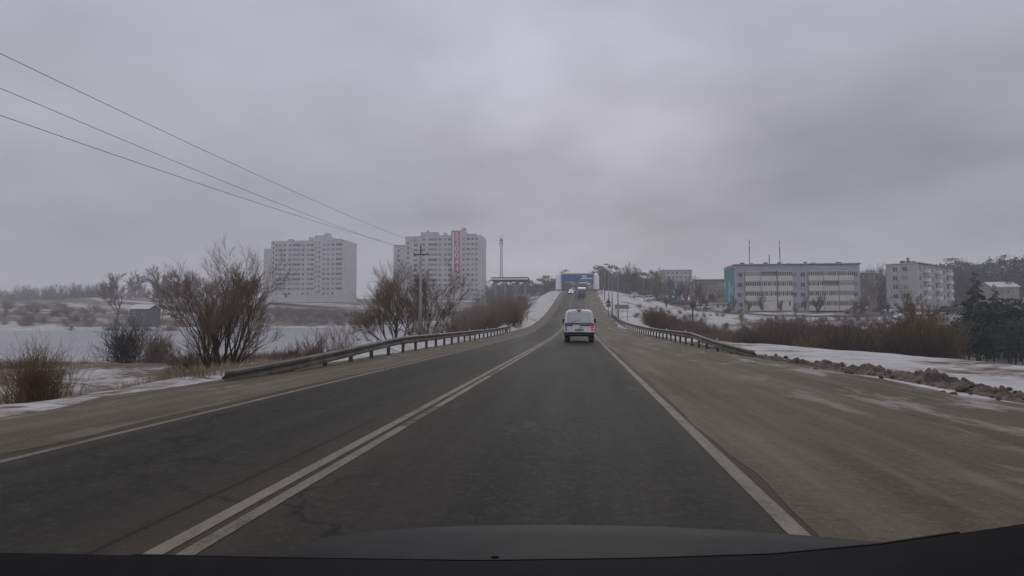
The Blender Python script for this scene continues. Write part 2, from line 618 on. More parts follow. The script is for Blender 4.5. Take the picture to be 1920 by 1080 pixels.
POND_Z = -2.9
POND = np.array([(-600, 46), (-60, 48), (-44, 50), (-37, 55), (-31, 72), (-27, 92), (-25, 112), (-31, 150), (-45, 210), (-70, 262), (-105, 280), (-135, 262), (-170, 212), (-196, 186), (-240, 172), (-600, 165)], float)


def pond_dist(x, y):
    """signed distance to the pond outline, negative inside"""
    best = np.full(x.shape, 1e9)
    inside = np.zeros(x.shape, bool)
    n = len(POND)
    for i in range(n):
        ax, ay = POND[i]
        bx, by = POND[(i + 1) % n]
        dx, dy = bx - ax, by - ay
        t = np.clip(((x - ax) * dx + (y - ay) * dy) / (dx * dx + dy * dy), 0, 1)
        best = np.minimum(best, (x - ax - t * dx) ** 2 + (y - ay - t * dy) ** 2)
        c = ((ay > y) != (by > y)) & (x < (bx - ax) * (y - ay) / (by - ay + 1e-12) + ax)
        inside ^= c
    return np.sqrt(best) * np.where(inside, -1, 1)


def terrain(x, y):
    x, y = np.asarray(x, float), np.asarray(y, float)
    r = zr(y)
    n_big = vnoise(x / 23 + 5, y / 23) - .5
    n_mid = vnoise(x / 5.3 + 9, y / 5.3) - .5
    n_fin = vnoise(x / 1.1 + 2, y / 1.1) - .5
    # left lowland, pond and far shore
    pd = pond_dist(x + n_mid * 3, y + n_big * 5)
    near = POND_Z + np.clip(0.25 + pd * 0.03, -0.8, 1.1)
    cap = 8.5 + 7.5 * smooth01((x + 330) / 110)
    far = POND_Z + np.where(pd < 0, np.clip(pd * .1, -.8, 0), np.minimum(0.5 + pd * 0.115, cap + 2.9))
    far = far + np.clip(y - 450, 0, 1500) * 0.008
    fs = smooth01((y - 120) / 50)
    gl = near * (1 - fs) + far * fs
    wr = smooth01((x + 46) / 28)
    gl = gl * (1 - wr) + np.maximum(near, r - 2.6) * wr
    gl = np.where((pd < 0), np.minimum(gl, POND_Z - .25), gl)
    # right hollow, slope up to the blocks of flats, wooded hill behind
    gr = np.interp(y, [-50, 0, 25, 45, 75, 100, 125, 150, 185, 230, 300, 450, 700, 3000], [-1.6, -1.6, -2.0, -2.9, -2.9, -1.6, .4, 2.4, 3.3, 5.5, 9.0, 15, 22, 30])
    wl = smooth01((50 - x) / 36) * smooth01((y - 105) / 50)
    gr = gr * (1 - wl) + np.maximum(gr, r - 1.2) * wl
    gr = gr + 15 * smooth01((x - 105) / 200) * smooth01((y - 150) / 220)
    g = np.where(x < -2, gl, gr) + n_big * .5 + n_mid * .25 * (np.abs(x + 2) > 9)
    # embankment
    el = -9.2 - 1.8 * smooth01((y - 70) / 25)
    er = 12.5 - 4.6 * smooth01((y - 28) / 26) + 3.0 * smooth01((y - 80) / 30)
    dl = np.clip((el - x) / 5.5, 0, 1)
    dr = np.clip((x - er) / 7.5, 0, 1)
    t = np.where(x < -2, smooth01(dl), smooth01(dr))
    z = r * (1 - t) + g * t
    off = np.maximum(-8.2 - x, x - 6.8)
    rough = smooth01(off / 1.2)
    z = z + rough * (n_mid * .16 + n_fin * .07)
    # snow bank ploughed behind the left rail
    ridge_l = np.exp(-((x + 8.6) / .55) ** 2) * smooth01((y - 16) / 6) * .30
    ridge_l = ridge_l * (0.7 + n_mid)
    z = z + np.maximum(ridge_l, 0)
    # ploughed snow bank on both sides of the climb
    climb = smooth01((y - 62) / 25)
    z = z + climb * .35 * np.exp(-((x + 9) / 1.6) ** 2) + climb * .3 * np.exp(-((x - 8.5) / 1.2) ** 2)
    return z - 0.07 * (1 - rough)


def T(x, y):
    return float(terrain(np.array([x]), np.array([y]))[0])


def G(px, Y):
    """ground point below pixel column px at forward distance Y"""
    p = P(px, 598, Y)
    return Vector((p.x, Y, T(p.x, Y)))


def axis(parts):
    a = [parts[0][0]]
    for s, e, st in parts:
        n = max(1, int(round((e - s) / st)))
        a += list(np.linspace(s, e, n + 1)[1:])
    return np.array(a)


gx = axis([(-2500, -700, 120), (-700, -220, 16), (-220, -60, 4), (-60, -20, 1.0), (-20, 20, 0.4), (20, 60, 1.2), (60, 200, 4), (200, 700, 20), (700, 2500, 120)])
gy = axis([(-60, 2, 4), (2, 40, 0.5), (40, 120, 1.2), (120, 320, 3), (320, 700, 12), (700, 3500, 120)])
XX, YY = np.meshgrid(gx, gy)
ZZ = terrain(XX, YY)
ny, nx = XX.shape
vv = np.stack([XX, YY, ZZ], -1).reshape(-1, 3)
ii = np.arange(nx * ny).reshape(ny, nx)
ff = np.stack([ii[:-1, :-1], ii[:-1, 1:], ii[1:, 1:], ii[1:, :-1]], -1).reshape(-1, 4)
me = np_mesh('ground', vv, ff, M['ground'], smooth=True)
pdv = pond_dist(XX, YY)
snow = np.full(XX.shape, .56)
left = XX < -9
snow = np.where(left & (YY < 60), .495 + .24 * (vnoise(XX / 6, YY / 5) - .5), snow)
snow = np.where(left & (YY > 150), .50 + .34 * (vnoise(XX / 50, YY / 14) - .5) + .16 * (vnoise(XX / 9, YY / 5) - .5), snow)
snow = np.where(left & (np.abs(pdv) < 3) & (YY > 120), .75, snow)
snow = np.where((XX < -7.6) & (XX > -10.3) & (YY > 17), .60, snow)
snow = np.where((XX < -6) & (XX > -13.5) & (YY > 66), .64 + .2 * (vnoise(XX / 2, YY / 6) - .5), snow)
snow = np.where((XX > 6) & (XX < 30) & (YY > 62), .62 + .22 * (vnoise(XX / 3, YY / 6) - .5), snow)
snow = np.where((XX > 6) & (YY <= 62), .595 + .28 * (vnoise(XX / 2.2, YY / 3) - .5), snow)
snow = np.where((XX > 30) & (YY > 62) & (YY < 260), .565 + .3 * (vnoise(XX / 9, YY / 9) - .5) + .2 * (vnoise(XX / 3, YY / 3) - .5), snow)
snow = np.where((XX > 22) & (YY > 30) & (YY < 110), .58, snow)
at = me.attributes.new('snow', 'FLOAT', 'POINT')
at.data.foreach_set('value', snow.ravel().astype(np.float32))
tag(link('ground', me), kind='structure')

# pond ice
bp = MB()
pp = [(x, y, POND_Z) for x, y in POND]
b = []
cxp, cyp = -120, 130
b = [(x + (8 if x > cxp else -8), y + (9 if y > cyp else -9), POND_Z) for x, y in POND]
bp.add(b, [tuple(range(len(b)))])
tag(bp.build('pond', M['ice']), kind='structure')


def strip(name, xs_fn, ys, dz, material, cols=6, snow_fn=None, edge_drop=None):
    """a sheet following the road profile; xs_fn(y) -> (x0, x1)"""
    v, f, s = [], [], []
    for j, y in enumerate(ys):
        x0, x1 = xs_fn(y)
        for i in range(cols + 1):
            t = i / cols
            x = x0 + (x1 - x0) * t
            v.append((x, y, float(zr(y)) + dz - (edge_drop(t) if edge_drop else 0)))
            s.append(snow_fn(x, y) if snow_fn else 0)
    c = cols + 1
    for j in range(len(ys) - 1):
        for i in range(cols):
            f.append((j * c + i, j * c + i + 1, (j + 1) * c + i + 1, (j + 1) * c + i))
    m_ = np_mesh(name, np.array(v), np.array(f), material, smooth=True)
    a_ = m_.attributes.new('snow', 'FLOAT', 'POINT')
    a_.data.foreach_set('value', np.array(s, np.float32))
    return m_


ry = axis([(-20, 60, 1.0), (60, 330, 3.0), (330, 600, 15)])
tag(link('road', strip('road', lambda y: (-5.75, 1.95), ry, 0.0, M['asphalt'], 8)), kind='structure')
rng = random.Random(3)


def vn(y, s=1.0, k=0.0):
    return float(vnoise(np.array([y / s + k]), np.array([3.3 + k]))[0]) - .5


sy = axis([(-20, 60, .5), (60, 330, 3.0)])
tag(link('left_shoulder', strip('left_shoulder', lambda y: (-8.5 - .9 * vn(y, 1.7) - .9 * vn(y, 6, 4) - .2 + 1.0 * float(smooth01((y - 60) / 25)), -5.62 + .16 * vn(y, .9, 6) + .12 * vn(y, 4, 1)), sy, 0.004, M['shoulder'], 8,
    lambda x, y: 0.75 if x < -7 else .2, lambda t: 0.14 * max(0, 1 - t / .16))), kind='structure')
tag(link('right_shoulder', strip('right_shoulder', lambda y: (1.49 + .12 * vn(y, .9, 12) + .12 * vn(y, 5, 3), 7.4 + 1.0 * vn(y, 1.5, 2) + 1.0 * vn(y, 7, 9) - 1.3 * float(smooth01((y - 45) / 40))), sy, 0.004, M['shoulder'], 10,
    lambda x, y: .95 if x > 5 else (.5 if x > 3.5 else .12), lambda t: 0.14 * max(0, (t - .88) / .12))), kind='structure')


def paint(name, x0, x1, y0, y1, pm='paint'):
    ys = [y for y in ry if y0 < y < y1]
    ys = np.array([y0] + ys + [y1])
    o = link(name, strip(name, lambda y: (x0, x1), ys, 0.005, M[pm], 1))
    tag(o, kind='structure')


paint('solid_centre_line', -2.445, -2.325, -10, 330)
for a_, b_ in ((-10, 7.5), (9.3, 14.8), (16.6, 60), (66, 90), (96, 130)):
    paint('broken_centre_line', -2.255, -2.145, a_, b_)
M['paint_worn'] = mat('worn_away_paint', (0.045, 0.041, 0.032), .85, .35, 6, coord='Object', col2=(0.085, 0.077, 0.06))
for a_, b_ in ((7.5, 9.3), (14.8, 16.6), (60, 66)):
    paint('worn_centre_line', -2.255, -2.145, a_ + .01, b_ - .01, 'paint_worn')
paint('left_edge_line', -5.42, -5.31, -10, 330)
paint('right_edge_line', 1.26, 1.39, -10, 330)


# secondary roads on the right, as sheets following the ground
def ground_path(name, pts, w, material, dz=0.05):
    pts = [Vector((x, y)) for x, y in pts]
    dense = []
    for a, c in zip(pts[:-1], pts[1:]):
        n = max(1, int((c - a).length / 2.5))
        dense += [a + (c - a) * (i / n) for i in range(n)]
    dense.append(pts[-1])
    for _ in range(4):
        dense = [dense[0]] + [(dense[i - 1] + dense[i] * 2 + dense[i + 1]) / 4 for i in range(1, len(dense) - 1)] + [dense[-1]]
    v, f = [], []
    for i, p in enumerate(dense):
        d = (dense[min(i + 1, len(dense) - 1)] - dense[max(i - 1, 0)]).normalized()
        nn = Vector((-d.y, d.x))
        for k in range(7):
            q = p + nn * (w * (k / 6 - .5))
            v.append((q.x, q.y, T(q.x, q.y) + dz))
    for i in range(len(dense) - 1):
        for k in range(6):
            f.append((i * 7 + k, i * 7 + k + 1, i * 7 + 7 + k + 1, i * 7 + 7 + k))
    o = link(name, np_mesh(name, np.array(v), np.array(f), material, smooth=True))
    return tag(o, kind='structure')


def gxy(px, Y):
    p = P(px, 598, Y)
    return (p.x, Y)


ground_path('side_road', [gxy(1172, 250), gxy(1215, 215), gxy(1262, 185), gxy(1310, 160), gxy(1370, 148), gxy(1480, 142), gxy(1600, 142), gxy(1720, 145), gxy(1850, 150)], 6.5, M['side'], .09)
ground_path('courtyard_lane', [gxy(1625, 146), gxy(1640, 165), gxy(1645, 195)], 9.0, M['side'], .12)


# ------------------------------------------------------------------ vegetation
def seg_mesh(name, segs, material, sides=3):
    """segs: list of (p0, p1, r0, r1) -> tapered prisms, one mesh"""
    a = np.array([s[0] for s in segs], float)
    b_ = np.array([s[1] for s in segs], float)
    r0 = np.array([s[2] for s in segs])[:, None]
    r1 = np.array([s[3] for s in segs])[:, None]
    d = b_ - a
    d /= np.linalg.norm(d, axis=1, keepdims=True) + 1e-9
    ref = np.where(np.abs(d[:, 2:3]) > .9, np.array([[1.0, 0, 0]]), np.array([[0, 0, 1.0]]))
    u = np.cross(d, ref)
    u /= np.linalg.norm(u, axis=1, keepdims=True) + 1e-9
    w = np.cross(d, u)
    n = len(a)
    V = np.zeros((n, 2 * sides, 3))
    for i in range(sides):
        t = 2 * math.pi * i / sides
        o = u * math.cos(t) + w * math.sin(t)
        V[:, i] = a + o * r0
        V[:, sides + i] = b_ + o * r1
    base = (np.arange(n) * 2 * sides)[:, None]
    F_ = np.concatenate([base + np.array([[i, (i + 1) % sides, sides + (i + 1) % sides, sides + i]]) for i in range(sides)])
    return V.reshape(-1, 3), F_


FLOOR = [.0035]
FIRST0 = [None]


def grow(segs, rng, p, d, Ln, r, lev, maxlev, up, jit, spread, ratio, kids, first=0.25):
    n = 4 if lev < maxlev - 1 else (3 if lev < maxlev else 2)
    rr = r
    for i in range(n):
        d = d + Vector((rng.gauss(0, jit), rng.gauss(0, jit), rng.gauss(0, jit) + up))
        d.normalize()
        q = p + d * (Ln / n)
        r1 = r * (1 - .6 * (i + 1) / n)
        segs.append((tuple(p), tuple(q), rr, max(r1, FLOOR[0]), lev))
        if lev < maxlev and (i + 1) / n > (FIRST0[0] if lev == 0 and FIRST0[0] else first):
            k = kids if isinstance(kids, int) else (int(kids) + (rng.random() < kids % 1))
            for _ in range(k):
                ax = d.orthogonal()
                ax.rotate(Matrix.Rotation(rng.uniform(0, 6.283), 3, d))
                c = (d + ax.normalized() * rng.uniform(.6, 1.25) * spread).normalized()
                grow(segs, rng, q, c, Ln * ratio * rng.uniform(.7, 1.15), r1 * .72, lev + 1, maxlev, up, jit, spread, ratio, kids, first)
        p, rr = q, r1


def make_tree(name, loc, label, group, stems, maxlev, seed, up=.06, jit=.1, spread=.75, ratio=.6, kids=1.4, bark='bark', twig='twig', first=.25, twig_from=2, rmin=1.0, height=None, floor=.0035, first0=None):
    """stems: (azimuth deg, lean deg, length, radius); thing > trunk, crown"""
    rng = random.Random(seed)
    segs = []
    FIRST0[0] = first0
    for az, lean, Ln, r in stems:
        a_, l_ = R(az), R(lean)
        d = Vector((math.sin(l_) * math.cos(a_), math.sin(l_) * math.sin(a_), math.cos(l_)))
        grow(segs, rng, Vector((.12 * d.x, .12 * d.y, -.35)), d, Ln, r, 0, maxlev, up, jit, spread, ratio, kids, first)
    FIRST0[0] = None
    if height:
        k = height / np.percentile([s_[1][2] for s_ in segs], 99.5)
        segs = [(tuple(c * k for c in s_[0]), tuple(c * k for c in s_[1]), s_[2] * k, s_[3] * k, s_[4]) for s_ in segs]
    t = empty(name, loc)
    tag(t, label, 'tree', group)
    lo = [s for s in segs if s[4] < twig_from]
    hi = [(s[0], s[1], max(s[2] * rmin, floor), max(s[3] * rmin, floor * .8)) for s in segs if s[4] >= twig_from]
    v, f = seg_mesh('trunk', lo, M[bark], 6)
    link('trunk', np_mesh('trunk', v, f, M[bark], smooth=True), t)
    v, f = seg_mesh('crown', hi, M[twig], 3)
    link('crown', np_mesh('crown', v, f, M[twig]), t)
    return t


# the big many-stemmed willow beside the near end of the left rail
g = G(412, 21)
make_tree('willow_tree', (g.x, g.y, g.z), 'big bare many-stemmed willow at the near end of the left guardrail', None,
          [(180, 52, 2.9, .075), (168, 33, 4.2, .11), (160, 17, 4.9, .12), (80, 5, 5.2, .12), (15, 16, 5.1, .13), (-3, 30, 4.5, .12), (3, 46, 3.0, .075), (95, 18, 4.9, .11), (200, 9, 5.0, .11), (-60, 20, 4.6, .10), (182, 66, 2.2, .04), (140, 26, 4.4, .09)],
          4, 21, up=.085, jit=.085, spread=.58, ratio=.56, kids=1.95, first=.3, rmin=.8, twig='twig_grey', height=5.3, floor=.0036, first0=.45)
# willow clump by the electricity pole
g = G(742, 61)
make_tree('willow_tree', (g.x, g.y, g.z), 'bare olive-brown willow clump behind and left of the electricity pole', None,
          [(180, 40, 5.0, .13), (170, 24, 6.2, .15), (150, 10, 6.7, .16), (20, 8, 6.6, .17), (0, 24, 6.0, .15), (5, 44, 4.6, .10), (90, 18, 6.2, .13), (-80, 20, 5.6, .12), (185, 60, 4.2, .06)],
          4, 33, up=.07, jit=.085, spread=.65, ratio=.58, kids=1.9, first=.3, rmin=.9, twig='twig', height=9.0, floor=.0088, first0=.45)
g = G(790, 65)
make_tree('willow_tree', (g.x, g.y, g.z), 'bare brown willow clump right behind the electricity pole', None,
          [(180, 25, 5.6, .12), (150, 8, 6.2, .14), (20, 12, 6.2, .14), (0, 30, 5.4, .11), (90, 18, 5.8, .11), (-10, 48, 4.2, .07)],
          4, 37, up=.07, jit=.085, spread=.65, ratio=.58, kids=1.9, first=.3, rmin=.9, twig='twig', height=9.3, floor=.0088, first0=.45)
# shrubs as individual plants near the left shoulder
for px, Y, h, n_, tw, lab, sd, lean in (
        (72, 17, 2.1, 120, 'twig_yellow', 'dense ochre willow shrub at the far left beside the shoulder', 5, 16),
        (240, 47, 3.3, 90, 'twig_dark', 'dark twiggy bush in front of the frozen pond', 8, 34),
        (292, 45, 2.4, 60, 'twig_grey', 'lower grey bush right of the dark bush by the pond', 9, 36),
        (278, 17.5, .95, 26, 'twig_yellow', 'small low tuft of a shrub at the left shoulder edge', 10, 26),
        (640, 33, 2.6, 22, 'twig_grey', 'thin grey sapling behind the left guardrail', 11, 26),
        (590, 40, 2.2, 26, 'twig_red', 'low reddish bush right of the big willow', 12, 36),
        (530, 25, 1.4, 30, 'twig_red', 'squat reddish-brown bush behind the rail near the big willow', 13, 44),
        (838, 62, 3.0, 30, 'twig_red', 'red-brown bush right of the electricity pole', 14, 34),
        (806, 50, 2.4, 26, 'twig_grey', 'bare bush at the foot of the electricity pole', 15, 34)):
    rng = random.Random(sd)
    segs = []
    for i in range(n_):
        az = rng.uniform(0, 6.283)
        le = R(abs(rng.gauss(0, lean)))
        d = Vector((math.sin(le) * math.cos(az), math.sin(le) * math.sin(az), math.cos(le)))
        st = Vector((rng.gauss(0, .16 * h), rng.gauss(0, .16 * h), -.2))
        grow(segs, rng, st, d, h * rng.uniform(.55, 1.0), .012 + .004 * h, 0, 2, .06, .08, .55, .5, 1.5, .2)
    g = G(px, Y)
    v, f = seg_mesh('x', [(s[0], s[1], max(s[2], .00025 * Y), max(s[3], .0002 * Y)) for s in segs], None, 3)
    v = v * (h / np.percentile(v[:, 2], 99))
    o = link('bush', np_mesh('bush', v, f, M[tw]), None, (g.x, g.y, g.z))
    tag(o, lab, 'bush', 'bushes left of the road')

# tall bare trees on the far shore
for px, Y, h, sd, lab, st in (
        (216, 206, 20.0, 51, 'tall bare tree with a fan-shaped crown on the far shore', [(0, 2, .62, .30)]),
        (300, 232, 21.0, 52, 'bare double-topped tree right of the fan-shaped tree across the pond', [(175, 5, .6, .28), (10, 10, .55, .2)])):
    g = G(px, Y)
    stems = [(a_, l_, h * k_, r_) for a_, l_, k_, r_ in st]
    g.z -= .3
    make_tree('shore_tree', (g.x, g.y, g.z), lab, 'trees on the far shore', stems, 4, sd, up=.05, jit=.07, spread=.62, ratio=.52, kids=2.3, first=.3, first0=.45, rmin=1.3, twig='twig_grey', bark='bark', twig_from=2, height=h * 1.1, floor=.05)
# birch and bare trees on the right
g = G(1724, 66)
make_tree('birch_tree', (g.x, g.y, g.z), 'brown bare tree in front of the whitish block of flats', None,
          [(0, 3, 6.2, .12), (120, 14, 5.6, .1), (230, 18, 5.2, .09), (320, 20, 5.0, .09)], 4, 61, up=.06, jit=.08, spread=.6, ratio=.5, kids=1.6, first=.2, rmin=1.2, twig='twig_yellow', height=7.0, floor=.012)
g = G(1722, 47)
make_tree('birch_tree', (g.x, g.y, g.z), 'slender pale-stemmed birch sapling in the right-hand thicket', None,
          [(0, 1, 3.9, .05), ], 3, 62, up=.07, jit=.05, spread=.6, ratio=.45, kids=1.3, first=.3, rmin=1.5, twig='twig_grey', bark='birch', twig_from=1)


# ---- masses nobody could count: thickets, woods, dry grass
def proto_shrub(sd, n_, lean, lev=2):
    rng = random.Random(sd)
    segs = []
    for i in range(n_):
        az = rng.uniform(0, 6.283)
        le = R(abs(rng.gauss(0, lean)))
        d = Vector((math.sin(le) * math.cos(az), math.sin(le) * math.sin(az), math.cos(le)))
        grow(segs, rng, Vector((rng.gauss(0, .16), rng.gauss(0, .16), -.05)), d, rng.uniform(.6, 1.0), .0085, 0, lev, .07, .07, .5, .5, 1.4, .2)
    return unit(seg_mesh('x', [s[:4] for s in segs], None, 3))


def unit(vf):
    return vf[0] / np.percentile(vf[0][:, 2], 99), vf[1]


def proto_bare_tree(sd):
    rng = random.Random(sd)
    segs = []
    for az, le, Ln in ((0, 2, .62), (rng.uniform(0, 360), 12, .5)):
        d = Vector((math.sin(R(le)) * math.cos(R(az)), math.sin(R(le)) * math.sin(R(az)), math.cos(R(le))))
        grow(segs, rng, Vector((0, 0, -.03)), d, Ln, .017, 0, 3, .06, .08, .6, .52, 1.7, .2)
    segs = [(s[0], s[1], s[2] * (1 if s[4] < 1 else 1.5), s[3] * (1 if s[4] < 1 else 1.5)) for s in segs]
    return unit(seg_mesh('x', segs, None, 3))


def proto_conifer(sd):
    """spruce: trunk and drooping tiers of ragged boughs, unit height"""
    rng = random.Random(sd)
    v, f = [], []
    def quad(a, b, c, d):
        k = len(v)
        v.extend([a, b, c, d])
        f.append((k, k + 1, k + 2, k + 3))
    for i in range(3):
        t0, t1 = 2.1 * i, 2.1 * (i + 1)
        quad((.015 * math.cos(t0), .015 * math.sin(t0), 0), (.015 * math.cos(t1), .015 * math.sin(t1), 0), (0, 0, 1), (0, 0, 1))
    z = .10
    while z < .97:
        rad = (.20 * (1 - z) ** .85 + .015) * rng.uniform(.8, 1.15)
        n = max(5, int(11 * (1 - z) + 4))
        for k in range(n):
            t = rng.uniform(0, 6.283)
            rr = rad * rng.uniform(.55, 1.15)
            dz = -rr * rng.uniform(.25, .6)
            w = rr * rng.uniform(.28, .42)
            cx, sx = math.cos(t), math.sin(t)
            p = (-sx * w, cx * w)
            z0 = z + rng.uniform(-.012, .012)
            quad((.01 * cx, .01 * sx, z0), (rr * .55 * cx + p[0], rr * .55 * sx + p[1], z0 + dz * .5 - .01), (rr * cx, rr * sx, z0 + dz), (rr * .55 * cx - p[0], rr * .55 * sx - p[1], z0 + dz * .5 - .01))
            quad((.01 * cx, .01 * sx, z0), (rr * .7 * cx, rr * .7 * sx, z0 + dz * .5 - w * .9), (rr * cx, rr * sx, z0 + dz), (rr * .6 * cx, rr * .6 * sx, z0 + dz * .35 + .006))
        z += .035 * rng.uniform(.8, 1.2)
    return np.array(v), np.array(f)


def proto_pine(sd):
    rng = random.Random(sd)
    v, f = [], []
    def quad(a, b, c, d):
        k = len(v)
        v.extend([a, b, c, d])
        f.append((k, k + 1, k + 2, k + 3))
    for i in range(3):
        t0, t1 = 2.1 * i, 2.1 * (i + 1)
        quad((.016 * math.cos(t0), .016 * math.sin(t0), 0), (.016 * math.cos(t1), .016 * math.sin(t1), 0), (.006 * math.cos(t1), .006 * math.sin(t1), .95), (.006 * math.cos(t0), .006 * math.sin(t0), .95))
    cl_ = [(rng.gauss(0, .11), rng.gauss(0, .11), rng.uniform(.35, .97)) for _ in range(26)]
    for c in cl_:
        s_ = .10 * (1.25 - c[2])  + .03
        for k in range(14):
            p = [c[i] + rng.gauss(0, s_ * (.6 if i == 2 else .8)) for i in range(3)]
            a = rng.uniform(.018, .04)
            n1 = Vector((rng.gauss(0, 1), rng.gauss(0, 1), rng.gauss(0, 1))).normalized()
            n2 = n1.orthogonal().normalized()
            p = Vector(p)
            quad(tuple(p - n1 * a), tuple(p + n2 * a * .7), tuple(p + n1 * a), tuple(p - n2 * a * .7))
    return np.array(v), np.array(f)


def scatter(name, protos, places, mats, label, cat, kind='stuff', rnd=7):
    """places: (x, y, z, height, width factor, material index)"""
    rng = random.Random(rnd)
    V, F_, MI = [], [], []
    b0 = 0
    for x, y, z, h, w, mi in places:
        v, f = protos[rng.randrange(len(protos))]
        a = rng.uniform(0, 6.283)
        c, s = math.cos(a), math.sin(a)
        q = np.empty_like(v)
        q[:, 0] = (v[:, 0] * c - v[:, 1] * s) * h * w + x
        q[:, 1] = (v[:, 0] * s + v[:, 1] * c) * h * w + y
        q[:, 2] = v[:, 2] * h + z
        V.append(q)
        F_.append(f + b0)
        MI.append(np.full(len(f), mi))
        b0 += len(v)
    o = link(name, np_mesh(name, np.concatenate(V), np.concatenate(F_), mats, np.concatenate(MI)))
    tag(o, label, cat, None, kind)
    return o


SH = [proto_shrub(100 + i, 26, 22) for i in range(4)]
SHT = [proto_shrub(120 + i, 30, 9) for i in range(4)]
BT = [proto_bare_tree(140 + i) for i in range(4)]
CN = [proto_conifer(160 + i) for i in range(3)]
PN = [proto_pine(170 + i) for i in range(3)]


def band(n_, pxr, Yr, hr, w, mis, sd, zoff=-.15):
    rng = random.Random(sd)
    o = []
    for i in range(n_):
        Y = rng.uniform(*Yr)
        px = rng.uniform(*pxr)
        o.append((P(px, 598, Y).x, Y, rng.uniform(*hr), w * rng.uniform(.8, 1.3), rng.choice(mis)))
    z = terrain(np.array([q[0] for q in o]), np.array([q[1] for q in o]))
    return [(q[0], q[1], z_ + zoff, q[2], q[3], q[4]) for q, z_ in zip(o, z)]


TM = [M['twig'], M['twig_red'], M['twig_grey'], M['twig_dark'], M['twig_yellow'], M['bark']]
# right hand hollow: upright whips of willow, dark towards the right
pl = band(105, (1400, 1600), (60, 92), (2.3, 3.9), 1.0, [0, 1, 1, 3, 2], 1) + band(125, (1560, 1775), (44, 66), (2.2, 3.8), 1.0, [0, 3, 3, 1], 2)
pl += band(40, (1690, 1760), (46, 58), (3.4, 4.6), 1.0, [0, 3, 4], 3) + band(60, (1500, 1600), (50, 62), (2.4, 3.2), 1.0, [0, 1], 31)
scatter('willow_thicket', SHT, pl, TM, 'dense brown willow thicket in the hollow right of the road', 'thicket')
pl = band(90, (1215, 1330), (84, 112), (1.6, 2.7), 1.2, [1, 1, 0], 4) + band(60, (1315, 1420), (68, 96), (1.6, 2.6), 1.1, [0, 2, 2, 1], 5)
scatter('roadside_thicket', SH, pl, TM, 'reddish-brown brush below the right guardrail', 'thicket')
pl = band(170, (1390, 1800), (95, 136), (.6, 1.6), 1.2, [2, 2, 0, 1], 6) + band(70, (1190, 1400), (108, 160), (.5, 1.4), 1.2, [2, 0, 1], 61)
scatter('weed_stand', SH, pl, TM, 'sparse grey weeds on the snow before the blocks of flats', 'weeds')
# left of the climb: grey-olive brush on the embankment foot
pl = band(80, (850, 975), (75, 135), (2.2, 3.6), 1.1, [2, 2, 0], 7) + band(40, (868, 985), (140, 200), (3.0, 4.8), 1.1, [2, 2, 0], 8)
scatter('embankment_brush', SH, pl, TM, 'grey-olive brush on the slope left of the climbing road', 'thicket')
# far shore scrub
pl = band(130, (-20, 330), (196, 260), (1.4, 3.4), 1.6, [2, 1, 0], 9) + band(230, (330, 720), (275, 335), (1.4, 3.6), 1.8, [1, 1, 0, 2], 10)
pl += band(70, (440, 860), (285, 330), (2.0, 3.6), 2.0, [1, 0, 2], 11)
scatter('shore_scrub', SH, pl, TM, 'low brown scrub along the far bank of the pond', 'thicket')
# far woods
pl = band(130, (-40, 210), (400, 500), (9, 18), 1.1, [2, 3], 12) + band(90, (120, 480), (360, 450), (9, 17), 1.1, [2, 3], 13)
scatter('left_woods', BT, pl, TM, 'distant grey treeline behind the far shore', 'woods')
pl = band(110, (890, 1060), (330, 430), (9, 14), 1.0, [0], 14) + band(90, (1118, 1240), (290, 380), (8, 14), 1.0, [0], 15)
pl += band(40, (1040, 1125), (400, 470), (10, 15), 1.1, [0], 23)
scatter('hilltop_pines', PN, pl, [M['needle2']], 'dark hazy pine wood on the crest around the pipe arch', 'woods')
pl = band(26, (1165, 1300), (250, 300), (8, 13), 1.0, [2, 3, 5], 16) + band(16, (1225, 1370), (208, 240), (5, 9), 1.0, [2, 3, 0], 17)
pl += band(20, (1612, 1672), (230, 300), (10, 15), 1.0, [2, 3], 18) + band(40, (1370, 1700), (330, 400), (11, 15), 1.0, [2, 3], 19)
pl += band(26, (1240, 1800), (138, 172), (2.5, 5.0), 1.0, [2, 3, 0], 24)
scatter('courtyard_trees', BT, pl, TM, 'bare grey trees among the houses right of the road', 'woods')
pl = band(110, (1780, 2060), (215, 330), (11, 17), 1.0, [0, 1], 20)
scatter('hill_forest', PN + CN, pl, [M['needle'], M['needle2']], 'dark forest on the hill at the far right', 'woods')
pl = band(60, (1815, 1990), (64, 95), (3.4, 6.2), 1.2, [0, 1], 21) + band(40, (1780, 1915), (58, 74), (2.4, 4.2), 1.4, [0, 1], 22)
scatter('dark_bushes', PN, pl, [M['needle'], M['needle2']], 'dark evergreen bushes at the right edge', 'bushes')
# single spruces right of the whitish block
for px, Y, h, lab in ((1830, 88, 10.4, 'tall dark spruce right of the whitish block of flats'), (1866, 96, 8.4, 'second dark spruce, just right of the tallest one')):
    g = G(px, Y)
    v, f = CN[int(px) % 3]
    t = empty('spruce_tree', g)
    tag(t, lab, 'tree', 'spruces at the right')
    link('crown', np_mesh('crown', v * np.array([h * 1.15, h * 1.15, h]), f, M['needle']), t)
    mb = MB().tube((0, 0, -.3), (0, 0, h * .5), .13, .07, 6)
    mb.build('trunk', M['bark'], t)


